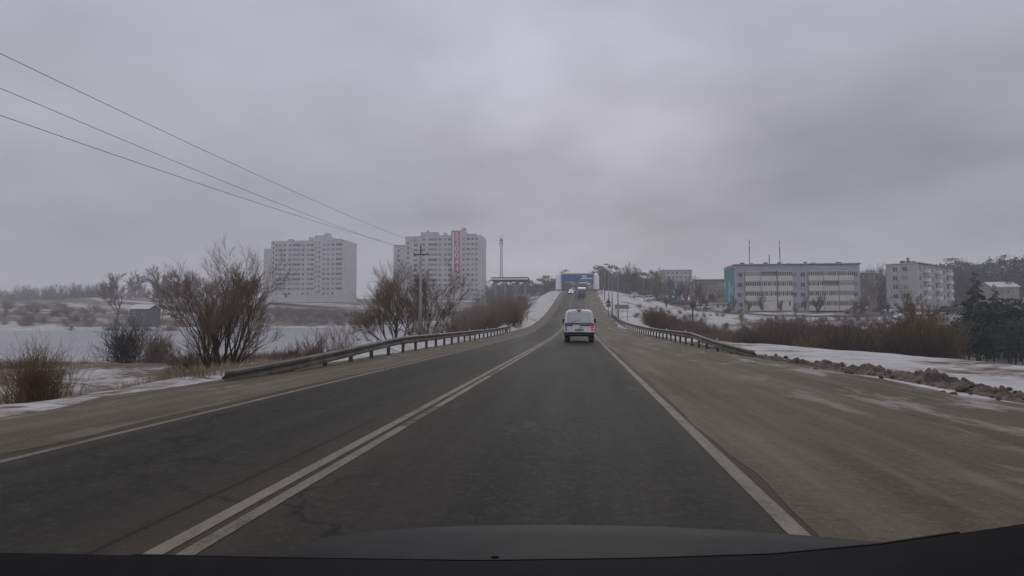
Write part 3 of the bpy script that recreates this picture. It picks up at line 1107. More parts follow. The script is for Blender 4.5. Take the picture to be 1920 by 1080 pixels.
# dry grass
def grass(name, places, material, label, sd, blades=9, hh=(.35, .9)):
    rng = np.random.RandomState(sd)
    n = len(places) * blades
    base = np.repeat(np.array(places), blades, axis=0)
    b0 = base + np.stack([rng.normal(0, .16, n), rng.normal(0, .16, n), np.full(n, -.05)], -1)
    h = rng.uniform(hh[0], hh[1], n)
    tip = b0 + np.stack([rng.normal(0, .22, n) * h, rng.normal(0, .22, n) * h, h], -1)
    a = rng.uniform(0, 6.28, n)
    w = np.stack([np.cos(a), np.sin(a), np.zeros(n)], -1) * rng.uniform(.006, .016, n)[:, None]
    V = np.stack([b0 - w, b0 + w, tip], 1).reshape(-1, 3)
    F_ = np.arange(3 * n).reshape(-1, 3)
    tag(link(name, np_mesh(name, V, F_, material)), label, 'grass', None, 'stuff')


def grass_places(n, xr, yr, sd, dens=.5):
    rng = np.random.RandomState(sd)
    x = rng.uniform(*xr, n)
    y = rng.uniform(*yr, n)
    k = vnoise(x / 4 + 7, y / 4) + .4 * (vnoise(x / 1.1, y / 1.1) - .5) > dens
    k &= (x / np.maximum(y, 1) > -1.25) & (pond_dist(x, y) > 1)
    x, y = x[k], y[k]
    return np.stack([x, y, terrain(x, y)], -1)


grass('dry_grass', grass_places(26000, (-75, -11), (7, 56), 1, .52), M['straw'], 'dry straw-coloured grass poking through snow left of the road', 3, 9, (.15, .55))
grass('reeds', np.concatenate([grass_places(7000, (-80, -16), (38, 52), 2, .55), grass_places(3000, (-30, -16), (36, 75), 4, .55)]), M['reed'], 'brown reeds along the near bank of the pond', 5, 8, (.3, .9))
grass('bank_grass', grass_places(3000, (12, 40), (14, 62), 6, .68), M['straw'], 'thin dry grass on the bank right of the road', 7, 7, (.15, .5))
pts = grass_places(7000, (-12.5, -8.9), (5, 60), 8, .42)
grass('verge_grass', pts, M['straw'], 'short dry grass along the left shoulder edge', 9, 7, (.08, .32))


# ------------------------------------------------------------------ guardrails
def beam_profile():
    return [(-.045, -.155), (.035, -.12), (.035, -.06), (-.03, -.02), (-.03, .02), (.035, .06), (.035, .12), (-.045, .155)]


def guardrail(name, x, y0, y1, side, label, ramp_in, z_top=.60, step=2.0, bend=None):
    """side +1: road lies towards +x; the near end runs down into the ground"""
    bx = bend or (lambda y: 0.0)
    root = empty(name, (x, y0, float(zr(y0))))
    tag(root, label, 'guardrail', 'guardrails along the road')
    base = Vector((x, y0, float(zr(y0))))
    ys = np.arange(y0, y1 + .01, .5)
    secs = []
    def h(y):
        t = min(1.0, max(0.0, (y - y0) / ramp_in))
        return .08 + (z_top - .08) * (.75 * t + .25 * t * t * (3 - 2 * t))
    for y in ys:
        z = float(zr(y)) + h(y)
        secs.append([(x + bx(y) + side * (.09 + px_) - base.x, y - base.y, z + pz - base.z) for px_, pz in beam_profile()] +
                    [(x + bx(y) + side * (.086 + px_) - base.x, y - base.y, z + pz - base.z) for px_, pz in reversed(beam_profile())])
    mb = MB().loft(secs, cap=True)
    mb.build('rail_beam', M['steel'], root, smooth=False)
    pm = MB().box(-.055, .055, -.05, .05, -.9, .06).mesh('post', M['dark_steel'])
    bm = MB().box(-.01, .10, -.05, .05, -.09, .09).mesh('spacer', M['dark_steel'])
    dm = MB().box(-.03, .03, -.012, .012, 0, .09).mesh('reflector', M['white'])
    k = 0
    y = y0 + 1.0
    while y < y1:
        z = float(zr(y)) + h(y)
        p = link('post', pm, root, (x + bx(y) - side * .02 - base.x, y - base.y, z + .05 - base.z))
        if k % 4 == 2:
            link('reflector', dm, p, (0, 0, .11))
        y += step
        k += 1
    return root


guardrail('guardrail', -7.55, 12.6, 66.0, 1, 'rusty grey steel guardrail left of the road, its near end dipping into the ground', 13.0, z_top=.55,
          bend=lambda y: -.25 * max(0, (20 - y) / 7) ** 2)
guardrail('guardrail', 6.15, 24.0, 118.0, -1, 'brown dusty steel guardrail right of the road, its end buried by dirt clods', 11.0,
          bend=lambda y: .5 * max(0, (31 - y) / 7) ** 1.5 - .35 * float(smooth01((y - 60) / 30)))

# dirt bank ploughed up along the right lay-by: each larger clod its own piece
root = empty('dirt_bank', (7.0, 16, float(zr(16))))
tag(root, 'row of dark frozen dirt clods along the right lay-by', 'dirt')
rng = random.Random(77)
cm = []
for i in range(6):
    r_ = random.Random(300 + i)
    import bmesh
    bm = bmesh.new()
    bmesh.ops.create_icosphere(bm, subdivisions=2, radius=1)
    lump = [(Vector((r_.gauss(0, 1), r_.gauss(0, 1), r_.gauss(0, 1))).normalized(), r_.uniform(-.3, .35)) for _ in range(7)]
    for v_ in bm.verts:
        n_ = v_.co.copy()
        k = 1 + r_.gauss(0, .07) + sum(a_ * max(0, n_.dot(q)) ** 4 for q, a_ in lump)
        v_.co = Vector((n_.x * k, n_.y * k * 1.2, n_.z * k * .72))
    m_ = bpy.data.meshes.new('clod')
    bm.to_mesh(m_)
    bm.free()
    m_.materials.append(M['clod'])
    cm.append(m_)


def bank_x(y):
    return float(np.interp(y, [8, 10.5, 13, 16, 19, 22, 26, 34, 44], [7.9, 7.7, 7.7, 7.75, 7.3, 6.75, 6.75, 6.9, 6.9]))


for i in range(298):
    y = 10.9 + (rng.random() ** 1.1) * 32
    dense = 1.0 if y < 24 else .6
    x = bank_x(y) + rng.gauss(0, .34 if y > 16 else .28)
    if y > 23:
        x = max(x, 6.55)
    s = abs(rng.gauss(.0, .036)) * dense + .015
    if rng.random() < .04 and y < 24:
        s += .04
    o = link('clod', cm[rng.randrange(6)], root)
    o.location = (x - 7.0, y - 16, T(x, y) + s * .1 - float(zr(16)) + .03 + .03 * rng.random())
    o.scale = (s, s, s)
    o.rotation_euler = (rng.uniform(-.4, .4), rng.uniform(-.4, .4), rng.uniform(0, 6.28))
# the earth the clods lie in: a low lumpy ridge
ys = np.arange(9.5, 40, .08)
tt = np.linspace(-1, 1, 27)
YG, TG = np.meshgrid(ys, tt, indexing='ij')
XG = np.array([bank_x(y) for y in ys])[:, None] + TG * .5
amp = .065 * np.clip((YG - 9.5) / 1.5, 0, 1) * np.where(YG < 23, 1, np.clip(1 - (YG - 23) / 18, .45, 1))
nn_ = .35 + 1.6 * (vnoise(XG * 1.3, YG * 1.1) - .5) + 1.5 * (vnoise(XG * 4, YG * 4) - .5) + 1.5 * (vnoise(XG * 9, YG * 9) - .5) + .9 * (vnoise(XG * 19, YG * 17) - .5)
ZG = terrain(XG, YG) - float(zr(16)) + .03 + amp * (np.cos(TG * math.pi) + 1) * np.maximum(.0, nn_) - .10 * np.abs(TG) ** 4
v = np.stack([XG - 7, YG - 16, ZG], -1).reshape(-1, 3)
ii = np.arange(v.shape[0]).reshape(XG.shape)
f = np.stack([ii[:-1, :-1], ii[:-1, 1:], ii[1:, 1:], ii[1:, :-1]], -1).reshape(-1, 4)
link('earth_ridge', np_mesh('earth_ridge', v, f, M['clod']), root)

# ------------------------------------------------------------------ electricity line on the left
PX, PY = P(788, 598, 58).x, 58.0


def pole(label, y, seen=True):
    gz = T(PX, y)
    top = P(788, 461, 58).z
    root = empty('electricity_pole', (PX, y, gz))
    tag(root, label, 'pole')
    H = top - gz
    MB().tube((0, 0, -.6), (0, 0, H - .9), .17, .11, 10).build('concrete_post', M['concrete'], root, smooth=True)
    MB().tube((0, 0, H - .9), (0, 0, H), .09, .06, 8).build('top_pin', M['dark_steel'], root)
    zc_ = P(788, 477, 58).z - gz
    MB().box(-.75, .75, .10, .2, zc_ - .06, zc_ + .06).build('crossarm', M['dark_steel'], root)
    at_ = [(-.68, .15, zc_ + .2), (.68, .15, zc_ + .2), (0, 0, H + .16)]
    for q in at_:
        MB().tube((q[0], q[1], q[2] - .16), q, .05, .03, 7).build('insulator', M['dark_steel'], root)
    return root, [Vector((PX + q[0], y + q[1], gz + q[2])) for q in at_]


p1, a1 = pole('concrete electricity pole with a short crossarm in front of the bannered tower', PY)
for a, (tx, ty), lab in zip(a1, ((0, 165), (0, 216), (0, 100)), ('middle of the three overhead wires at upper left', 'lowest of the three overhead wires at upper left', 'topmost of the three overhead wires at upper left')):
    # the wire runs beside the road to the next pole behind the camera
    d = ray(tx, ty)
    q = EYE + d * ((a.x - .4) / d.x)
    dirv = (q - a)
    end = a + dirv * (60.0 / abs(dirv.y))
    mb = MB()
    pts = []
    n = 44
    for i in range(n + 1):
        t = i / n
        p = a.lerp(end, t)
        t1 = dirv.length / (end - a).length
        sag = .55 * 4 * (t * (1 - t)) - .55 * 4 * (t1 * (1 - t1)) * (t / t1 if t < t1 else 1)
        pts.append(Vector((p.x, p.y, p.z - sag)) - a)
    for u, w in zip(pts[:-1], pts[1:]):
        mb.tube(u, w, .0095, .0095, 4, cap=False)
    o = mb.build('overhead_wire', M['wire'], None, a)
    tag(o, lab, 'wire', 'overhead wires')


# ------------------------------------------------------------------ buildings
class Face:
    """a wall plane in a building's local frame: origin o, direction u along it, outward normal n"""
    def __init__(self, o, u, n):
        self.o, self.u, self.n = Vector(o), Vector(u), Vector(n)

    def pt(self, a, z, d=0.0):
        p = self.o + self.u * a - self.n * d
        return (p.x, p.y, self.o.z + z)

    def rz(self):
        return math.atan2(self.u.y, self.u.x)


def wall_with_openings(mb, F_, length, z0, z1, ops, depth=.22, mi=0, rmi=0):
    xs = sorted({0.0, length} | {round(v, 4) for o in ops for v in (o[0], o[1])})
    zs = sorted({z0, z1} | {round(v, 4) for o in ops for v in (o[2], o[3])})
    for i in range(len(xs) - 1):
        for j in range(len(zs) - 1):
            cx_, cz_ = (xs[i] + xs[i + 1]) / 2, (zs[j] + zs[j + 1]) / 2
            if any(o[0] < cx_ < o[1] and o[2] < cz_ < o[3] for o in ops):
                continue
            mb.quad(F_.pt(xs[i], zs[j]), F_.pt(xs[i + 1], zs[j]), F_.pt(xs[i + 1], zs[j + 1]), F_.pt(xs[i], zs[j + 1]), mi)
    for a, b_, c, d in [o[:4] for o in ops]:
        mb.quad(F_.pt(a, c), F_.pt(b_, c), F_.pt(b_, c, depth), F_.pt(a, c, depth), rmi)
        mb.quad(F_.pt(a, d, depth), F_.pt(b_, d, depth), F_.pt(b_, d), F_.pt(a, d), rmi)
        mb.quad(F_.pt(a, c, depth), F_.pt(a, d, depth), F_.pt(a, d), F_.pt(a, c), rmi)
        mb.quad(F_.pt(b_, c), F_.pt(b_, d), F_.pt(b_, d, depth), F_.pt(b_, c, depth), rmi)


_wc = {}


def window(parent, F_, a, b_, c, d, depth=.2, panes=2, curtained=0, fw=.07):
    w, h = round(b_ - a, 2), round(d - c, 2)
    key = (w, h, panes, fw)
    if key not in _wc:
        mb = MB()
        mb.box(0, w, 0, .06, 0, fw)
        mb.box(0, w, 0, .06, h - fw, h)
        mb.box(0, fw, 0, .06, fw, h - fw)
        mb.box(w - fw, w, 0, .06, fw, h - fw)
        for k in range(1, panes):
            x = w * k / panes
            mb.box(x - fw / 2, x + fw / 2, .002, .058, fw, h - fw)
        _wc[key] = (mb.mesh('window', M['frame']), MB().box(fw * .6, w - fw * .6, .03, .05, fw * .6, h - fw * .6).mesh('pane', M['pane']), MB().box(fw * .6, w - fw * .6, .03, .05, fw * .6, h - fw * .6).mesh('pane', M['pane2']))
    m0, m1, m2 = _wc[key]
    p = F_.pt(a, c, depth)
    o = link('window', m0, parent, p, F_.rz())
    link('pane', m2 if curtained else m1, o)  # the flag picks the paler curtained pane
    return o


def tower(px0, px1, Y, base_py, label, cols, sections, roof_boxes, seed, banner=None):
    """sections: (u0, u1, storeys, setback, extra parapet); u is the fraction of the facade width"""
    rng = random.Random(seed)
    a, b_ = P(px0, base_py, Y), P(px1, base_py, Y)
    W_ = b_.x - a.x
    root = empty('apartment_tower', (a.x, Y, a.z))
    tag(root, label, 'building', 'apartment towers')
    fl = 2.95
    wins = []
    for u0, u1, st, sb, par in sections:
        x0, x1 = u0 * W_, u1 * W_
        H = st * fl + 1.2 + par
        Fc = Face((x0, sb, 0), (1, 0, 0), (0, -1, 0))
        ops = []
        for cu, cw, half, pn in cols:
            if not (u0 < cu < u1):
                continue
            cx_ = cu * W_ - x0
            for s in range(st):
                z = s * fl + 1.0 + (fl / 2 if half else 0) + .5
                if s == 0 and pn > 2:
                    continue
                if z + 1.5 > H:
                    continue
                w_ = cw
                ops.append((cx_ - w_ / 2, cx_ + w_ / 2, z, z + (1.45 if pn < 4 else 1.55), pn))
        mb = MB()
        wall_with_openings(mb, Fc, x1 - x0, -3, H, ops, .25)
        D = 15.0
        mb.quad((x0, sb, -3), (x0, sb, H), (x0, D, H), (x0, D, -3))
        mb.quad((x1, sb, -3), (x1, D, -3), (x1, D, H), (x1, sb, H))
        mb.quad((x0, D, -3), (x0, D, H), (x1, D, H), (x1, D, -3))
        mb.quad((x0, sb, H - .4), (x1, sb, H - .4), (x1, D, H - .4), (x0, D, H - .4))
        wall = mb.build('wall', M['tower'], root)
        MB().box(x0 - .05, x1 + .05, sb - .12, sb + .35, H - .05, H + .12).build('parapet_cap', M['tower_trim'], root)
        # storey joints standing slightly proud
        for s in range(1, st):
            z = s * fl + 1.0
            MB().box(x0 + .02, x1 - .02, sb - .035, sb - .002, z - .07, z + .07).build('storey_band', M['tower'], root)
        for (oa, ob, oc, od, pn) in ops:
            window(root, Fc, oa, ob, oc, od, .2, pn, rng.random() < .45, .09)
    for (u0, u1, y0, y1, z0, z1) in roof_boxes:
        MB().box(u0 * W_, u1 * W_, y0, y1, z0, z1).build('roof_housing', M['tower'], root)
        MB().box(u0 * W_ - .15, u1 * W_ + .15, y0 - .15, y1 + .15, z1 + .003, z1 + .25).build('roof_cap', M['tower_trim'], root)
    # entrances
    for cu in (.67, .30):
        MB().box(cu * W_ - 1.1, cu * W_ + 1.1, -1.6, -.01, 2.6, 2.85).build('entrance_canopy', M['tower_trim'], root)
        MB().box(cu * W_ - .7, cu * W_ + .7, -.12, -.004, .0, 2.3).build('entrance_door', M['open_dark'], root)
    return root, W_, fl


def col_spec(vals, x0, x1):
    return [((x - x0) / (x1 - x0), w, hf, pn) for x, w, hf, pn in vals]


t1_, W1, fl1 = tower(488, 651, 352, 558, 'left pale apartment tower without a banner across the pond',
    col_spec([(195, 1.3, 0, 2), (250, 1.2, 1, 1), (300, 1.2, 0, 1), (360, 2.6, 0, 3), (432, 1.7, 0, 2), (518, 1.7, 0, 2), (622, 5.4, 0, 6), (730, 1.7, 0, 2), (812, 1.7, 0, 2), (880, 2.8, 0, 3), (938, .9, 1, 1), (990, 1.4, 1, 1), (1066, 1.6, 0, 2), (1140, 1.6, 0, 2), (1214, 1.6, 0, 2), (1310, 4.0, 0, 4)], 55, 1440),
    [(0, .115, 10, 3.2, -.6), (.115, .62, 11, 0, .7), (.62, .77, 11, -.45, 3.6), (.77, 1.0, 11, -.9, .3)],
    [(.285, .335, 3, 6, 33.9, 35.6), (.525, .562, 3, 6, 33.9, 36.6), (.725, .768, 1, 6, 36.9, 38.6), (.82, .90, 1, 7, 33.6, 35.2)], 3)
t2_, W2, fl2 = tower(734, 904, 345, 552, 'right pale apartment tower carrying the tall red number banner',
    col_spec([(180, 1.3, 0, 2), (345, 1.4, 1, 1), (460, 2.2, 0, 2), (600, 1.6, 0, 2), (745, 5.4, 0, 6), (858, 1.7, 0, 2), (945, 1.7, 0, 2), (1018, 2.6, 0, 3), (1150, 1.3, 1, 1), (1228, 1.6, 0, 2), (1300, 1.9, 0, 2), (1370, 1.6, 0, 2), (1428, 1.5, 0, 2)], 100, 1515),
    [(0, .14, 10, 3.2, -1.6), (.14, .31, 11, 1.6, .2), (.31, .67, 11, 0, .3), (.67, .81, 11, -.5, 3.0), (.81, 1.0, 11, -.9, -.2)],
    [(.315, .49, 2, 9, 33.5, 36.0), (.37, .39, 4, 5, 36.3, 37.6), (.56, .59, 3, 6, 33.5, 35.8), (.765, .808, 1, 6, 36.5, 38.0), (.835, .92, 1, 7, 33.2, 34.6)], 4)

# banner with the number 520044 down the facade
bn = empty('number_banner', t2_.location)
tag(bn, 'tall red vertical banner reading 520044 with teal strip on the tower', 'banner')
bx0, bx1 = (1085 - 100) / 1415 * W2, (1168 - 100) / 1415 * W2
bz1, bz0 = 35.9, 12.6
yb = -.62
MB().box(bx0, bx1, yb - .06, yb, bz0, bz1).build('red_cloth', M['red'], bn)
MB().box(bx0 - 1.0, bx0 - .03, yb - .05, yb, bz0, bz1).build('white_strip', M['white'], bn)
MB().box(bx0 - 1.75, bx0 - 1.03, yb - .05, yb, bz0 + 6, bz1).build('teal_strip', M['teal'], bn)
MB().box(bx0 - 1.9, bx1 + .15, yb - .15, yb + .1, bz1 + .01, bz1 + .35).build('top_rail', M['dark_roof'], bn)
hh = (bz1 - bz0) / 6
for i, ch in enumerate('520044'):
    cu = bpy.data.curves.new('numeral', 'FONT')
    cu.body = ch
    cu.size = hh * 1.22
    cu.align_x = 'CENTER'
    cu.extrude = .02
    cu.offset = .06
    tmp = bpy.data.objects.new('numeral', cu)
    COL.objects.link(tmp)
    dg = bpy.context.evaluated_depsgraph_get()
    me_ = bpy.data.meshes.new_from_object(tmp.evaluated_get(dg))
    bpy.data.objects.remove(tmp)
    me_.materials.clear()
    me_.materials.append(M['white'])
    o = link('numeral', me_, bn, ((bx0 + bx1) / 2, yb - .09, bz1 - hh * (i + 1) + hh * .08))
    o.rotation_euler = (math.pi / 2, 0, 0)
    o['label'] = 'white numeral %s' % ch

# ---- lavender four-storey block with glazed balconies
Yb = 178.0
A0 = P(1378, 590, Yb)
A1 = P(1613, 580, Yb)
WA = A1.x - A0.x
root = empty('balcony_block', (A0.x, Yb, A0.z))
root.rotation_euler = (0, 0, R(-.5))
tag(root, 'lavender-grey four-storey block of flats with cream balconies and turquoise gable mural', 'building')


def ux(x): return (x - 190) / (1750 - 190) * WA


HA = 14.0
fz = [1.55, 4.35, 7.1, 9.9]                    # sill level of each storey
Fc = Face((0, 0, 0), (1, 0, 0), (0, -1, 0))
ops = []
for cx_, w_ in ((248, .75), (276, .75), (946, 1.2), (1050, 1.25), (1703, 1.1)):
    for z in fz:
        ops.append((ux(cx_) - w_ / 2, ux(cx_) + w_ / 2, z + .55, z + 1.85, 2 if w_ > .9 else 1))
bays = [(322, 922), (1112, 1672)]
bayops = [(ux(a), ux(b_), 1.3, 12.15) for a, b_ in bays]
porch = [(ux(545), ux(730), -.2, .95), (ux(1130), ux(1668), -.1, .95)]
mb = MB()
wall_with_openings(mb, Fc, WA, 1.1, HA, ops + [(a, b_, c, d, 0) for a, b_, c, d in bayops], .25)
D = 12.5
mb.quad((0, 0, -2), (0, 0, HA), (0, D, HA), (0, D, -2))
mb.quad((WA, 0, -2), (WA, D, -2), (WA, D, HA), (WA, 0, HA))
mb.quad((0, D, -2), (0, D, HA), (WA, D, HA), (WA, D, -2))
mb.build('wall', M['lavender'], root)
mb = MB()
Fp = Face((0, .08, 0), (1, 0, 0), (0, -1, 0))
wall_with_openings(mb, Fp, WA, -2, 1.1, [(a, b_, c, d, 0) for a, b_, c, d in porch], 1.0)
mb.build('plinth', M['plinth'], root)
for a, b_, c, d in porch:
    MB().box(a, b_, 1.1, 1.2, c, d).build('porch_recess', M['open_dark'], root)  # near-black panel stands in for the shade inside the porch opening
MB().box(-.25, WA + .25, -.3, D + .25, HA + .01, HA + .28).build('roof', M['roof_snow'], root)
MB().box(-.28, WA + .28, -.34, -.302, HA - .1, HA + .12).build('roof_edge', M['dark_roof'], root)
rr = random.Random(12)
for i in range(9):
    x = WA * (.08 + .1 * i) + rr.uniform(-.8, .8)
    MB().box(x, x + rr.uniform(.5, 1.2), 3, 4, HA + .28, HA + rr.uniform(.6, 1.1)).build('roof_vent', M['dark_roof'], root)
for (oa, ob, oc, od, pn) in ops:
    window(root, Fc, oa, ob, oc, od, .18, pn, rr.random() < .3, .08)
# balconies: parapet panel, glazing of separate panes, slab
sty = [['pale', 'open', 'lite', 'dark', 'lite', 'lite'], ['dark', 'lite', 'lite', 'gap', 'open', 'pale'], ['dark', 'gap', 'gap', 'lite', 'lite', 'grey'], ['lite', 'shut', 'few', 'lite', 'lite', 'lite']]
spans = [(326, 520), (526, 718), (734, 918), (1116, 1298), (1304, 1482), (1490, 1668)]
for r_i, z in enumerate(reversed(fz)):
    for c_i, (a, b_) in enumerate(spans):
        xa, xb = ux(a), ux(b_)
        st = sty[r_i][c_i]
        z0 = z - .25
        bo = MB().box(xa, xb, -.42, -.36, z0, z0 + 1.15).box(xa, xa + .06, -.36, .6, z0, z0 + 1.15).box(xb - .06, xb, -.36, .6, z0, z0 + 1.15).build('balcony', M['cream'], root)
        MB().box(xa - .04, xb + .04, -.5, .6, z0 - .2, z0 - .003).build('balcony_slab', M['cream'], bo)
        MB().box(xa, xb, .62, .7, z0, z0 + 2.55).build('back_wall', M['lavender'] if st == 'open' else M['cream'], bo)
        MB().box(xa, xb, -.40, -.1, z0 + 2.42, z0 + 2.54).build('head_rail', M['cream'], bo)
        if st == 'open':
            continue
        n = 7
        pw = (xb - xa) / n
        for k in range(n):
            fr = MB()
            x0, x1 = xa + pw * k, xa + pw * (k + 1)
            za, zb = z0 + 1.153, z0 + 2.41
            fr.box(x0 + .005, x0 + .06, -.41, -.35, za, zb).box(x1 - .06, x1 - .005, -.41, -.35, za, zb).box(x0 + .06, x1 - .06, -.41, -.35, za, za + .07).box(x0 + .06, x1 - .06, -.41, -.35, zb - .07, zb)
            if k == 0:
                fme = fr
            else:
                fme.v, b0_ = fme.v + fr.v, len(fme.v)
                fme.f += [tuple(i + b0_ for i in q) for q in fr.f]
                fme.m += fr.m
            pm = 'pane'
            if st in ('pale',): pm = 'pane2'
            if st == 'lite': pm = 'pane2' if rr.random() < .3 else 'pane'
            if st == 'gap': pm = 'pane2' if k % 2 else 'pane'
            if st == 'shut': pm = 'frame'
            if st == 'few': pm = 'pane' if k in (1, 5) else 'frame'
            if st == 'grey': pm = 'plinth'
            MB().box(x0 + .05, x1 - .05, -.39, -.37, za + .06, zb - .06).build('pane', M[pm], bo)
        fme.build('glazing_frame', M['frame'], bo)
# gable mural with pale leaf shapes, windowless
MB().box(-.06, -.004, .15, D - .15, -.5, HA - .5).build('mural', M['turquoise'], root)
rm = random.Random(4)
for i in range(9):
    y0 = 1.0 + 10.5 * rm.random()
    h0, h1 = sorted((rm.uniform(0, 9), rm.uniform(3, 11.5)))
    w_ = rm.uniform(.5, 1.2)
    mb = MB()
    prof = [(y0, h0), (y0 + w_, (h0 + h1) / 2), (y0 + rm.uniform(-.5, .9), h1), (y0 - w_ * .5, (h0 + h1) / 2)]
    mb.loft([[(-.062, y, z) for y, z in prof], [(-.085 - i * .003, y, z) for y, z in prof]])
    mb.build('mural_leaf', M['mural_light'], root)

# ---- whitish block seen on its corner
cr = P(1723, 583, 172)
root = empty('corner_block', (cr.x, cr.y, cr.z), R(45))
tag(root, 'whitish five-storey block of flats seen on its corner at the right', 'building')
HB = 12.7
# local axes: long side runs +x (away to the right), gable runs +y (away to the left)
Fl = Face((0, 0, 0), (1, 0, 0), (0, -1, 0))
Fg = Face((0, 7.6, 0), (0, -1, 0), (-1, 0, 0))
ops_l, ops_g = [], []
for k in range(8):
    for s in range(5):
        if k % 3 == 1 and s > 0:
            continue
        ops_l.append((1.2 + k * 3.1, 2.7 + k * 3.1, 1.0 + s * 2.4, 2.3 + s * 2.4, 2))
for k in (1.6, 4.0):
    for s in range(5):
        if k > 3 and s == 0: continue
        ops_g.append((k, k + 1.2, 1.0 + s * 2.4, 2.3 + s * 2.4, 2))
mb = MB()
wall_with_openings(mb, Fl, 28, .6, HB, ops_l, .22)
wall_with_openings(mb, Fg, 7.6, .6, HB, ops_g, .22)
mb.quad((0, 7.6, -1), (0, 7.6, HB), (28, 7.6, HB), (28, 7.6, -1))
mb.quad((28, 0, -1), (28, 7.6, -1), (28, 7.6, HB), (28, 0, HB))
mb.build('wall', M['white_block'], root)
MB().box(.05, 27.95, .05, 7.55, -2, .6).build('plinth', M['brick'], root)
MB().box(-.3, 28.3, -.35, 7.9, HB + .01, HB + .2).build('roof', M['roof_snow'], root)
MB().box(-.32, 28.3, -.39, -.352, HB - .18, HB + .13).build('roof_edge', M['dark_roof'], root)
for i in range(7):
    x = 1 + i * 4.0
    MB().box(x, x + .9, 3.5, 4.4, HB + .2, HB + .9 + (i % 3) * .2).build('roof_vent', M['dark_roof'], root)
MB().box(9, 9.5, 5, 5.5, HB + .2, HB + 2.4).build('chimney', M['brick'], root)
rr = random.Random(8)
for F_, ops_ in ((Fl, ops_l), (Fg, ops_g)):
    for (oa, ob, oc, od, pn) in ops_:
        window(root, F_, oa, ob, oc, od, .18, pn, rr.random() < .35, .08)
for k in (1, 4, 7):
    for s in range(1, 5):
        x = .9 + k * 3.1
        z = .75 + s * 2.4
        bo = MB().box(x, x + 2.7, -1.0, -.94, z, z + .95).box(x, x + .05, -.94, -.003, z, z + .95).box(x + 2.65, x + 2.7, -.94, -.003, z, z + .95).build('balcony', M['frame'], root)
        MB().box(x, x + 2.7, -1.02, -.003, z - .16, z - .003).build('balcony_slab', M['concrete'], bo)
        MB().box(x + .5, x + 1.3, -.03, -.004, z + .1, z + 2.1).build('balcony_door', M['pane'], bo)


def plain_block(name, px0, px1, Y, base_py, top_py, depth, wall, label, rows, cols_, rz=0.0, flat=True):
    a, b_ = P(px0, base_py, Y), P(px1, base_py, Y)
    H = P(px0, top_py, Y).z - a.z
    W_ = b_.x - a.x
    root = empty(name, (a.x, Y, a.z), R(rz))
    tag(root, label, 'building', 'buildings among the trees')
    Fc_ = Face((0, 0, 0), (1, 0, 0), (0, -1, 0))
    ops_ = []
    for r_ in range(rows):
        for c in range(cols_):
            w_ = min(1.5, W_ / cols_ * .5)
            x = W_ * (c + .5) / cols_
            z = .9 + (H - .6) / rows * r_
            ops_.append((x - w_ / 2, x + w_ / 2, z, z + min(1.4, (H - .6) / rows * .55), 2))
    mb_ = MB()
    wall_with_openings(mb_, Fc_, W_, -3, H, ops_, .2)
    mb_.quad((0, 0, -3), (0, 0, H), (0, depth, H), (0, depth, -3))
    mb_.quad((W_, 0, -3), (W_, depth, -3), (W_, depth, H), (W_, 0, H))
    mb_.quad((0, depth, -3), (0, depth, H), (W_, depth, H), (W_, depth, -3))
    if not flat:
        rh = min(2.5, W_ * .22)
        mb_.add([(0, 0, H), (0, depth, H), (0, depth / 2, H + rh)], [(0, 1, 2)])
        mb_.add([(W_, 0, H), (W_, depth, H), (W_, depth / 2, H + rh)], [(0, 2, 1)])
    mb_.build('wall', M[wall], root)
    if flat:
        MB().box(-.3, W_ + .3, -.3, depth + .3, H + .01, H + .3).build('roof', M['roof_snow'], root)
        MB().box(-.3, W_ + .3, -.34, -.302, H - .1, H + .1).build('roof_edge', M['dark_roof'], root)
    else:
        mb_ = MB()
        e = .35
        for s_ in (0, 1):
            y0 = -e if s_ == 0 else depth + e
            sec = [(y0, H - .12), (depth / 2, H + rh + .05), (depth / 2, H + rh + .23), (y0, H + .06)]
            mb_.loft([[(-e, y, z) for y, z in sec], [(W_ + e, y, z) for y, z in sec]])
        mb_.build('roof', M['roof_snow'], root)
    rr_ = random.Random(int(px0))
    for (oa, ob, oc, od, pn) in ops_:
        window(root, Fc_, oa, ob, oc, od, .16, pn, rr_.random() < .35, .08)
    return root


plain_block('low_block', 1305, 1369, 222, 566, 525, 12, 'tan_block', 'tan three-storey block with snowy flat roof left of the lavender block', 3, 8)
plain_block('far_block', 1242, 1298, 330, 542, 507, 12, 'white_block', 'pale distant block of flats behind bare trees above the side road', 4, 7)
plain_block('grey_house', 1616, 1644, 235, 566, 512, 14, 'grey_block', 'dark grey building between the lavender and whitish blocks', 4, 3)
plain_block('grey_house', 1648, 1672, 245, 562, 530, 10, 'tan_block', 'low brownish house just left of the whitish block', 2, 3, 0, False)
plain_block('cottage', 1206, 1232, 285, 536, 522, 9, 'tan_block', 'cottage with snowy gabled roof above the side road', 1, 3, 8, False)
plain_block('cottage', 1862, 1908, 215, 556, 538, 9, 'tan_block', 'house with pale roof among the dark trees at right', 1, 4, -8, False)
plain_block('cottage', 1878, 1900, 262, 512, 503, 9, 'tan_block', 'small snowy-roofed house high on the wooded hill', 1, 2, 5, False)
plain_block('shed', 243, 276, 198, 597, 579, 7, 'wood_wall', 'dark shed with a thin snowy roof on the far shore', 1, 2, 4, False)
plain_block('garage', 1341, 1363, 168, 583, 570, 6, 'cream', 'low white garage beside the turquoise gable', 1, 2)

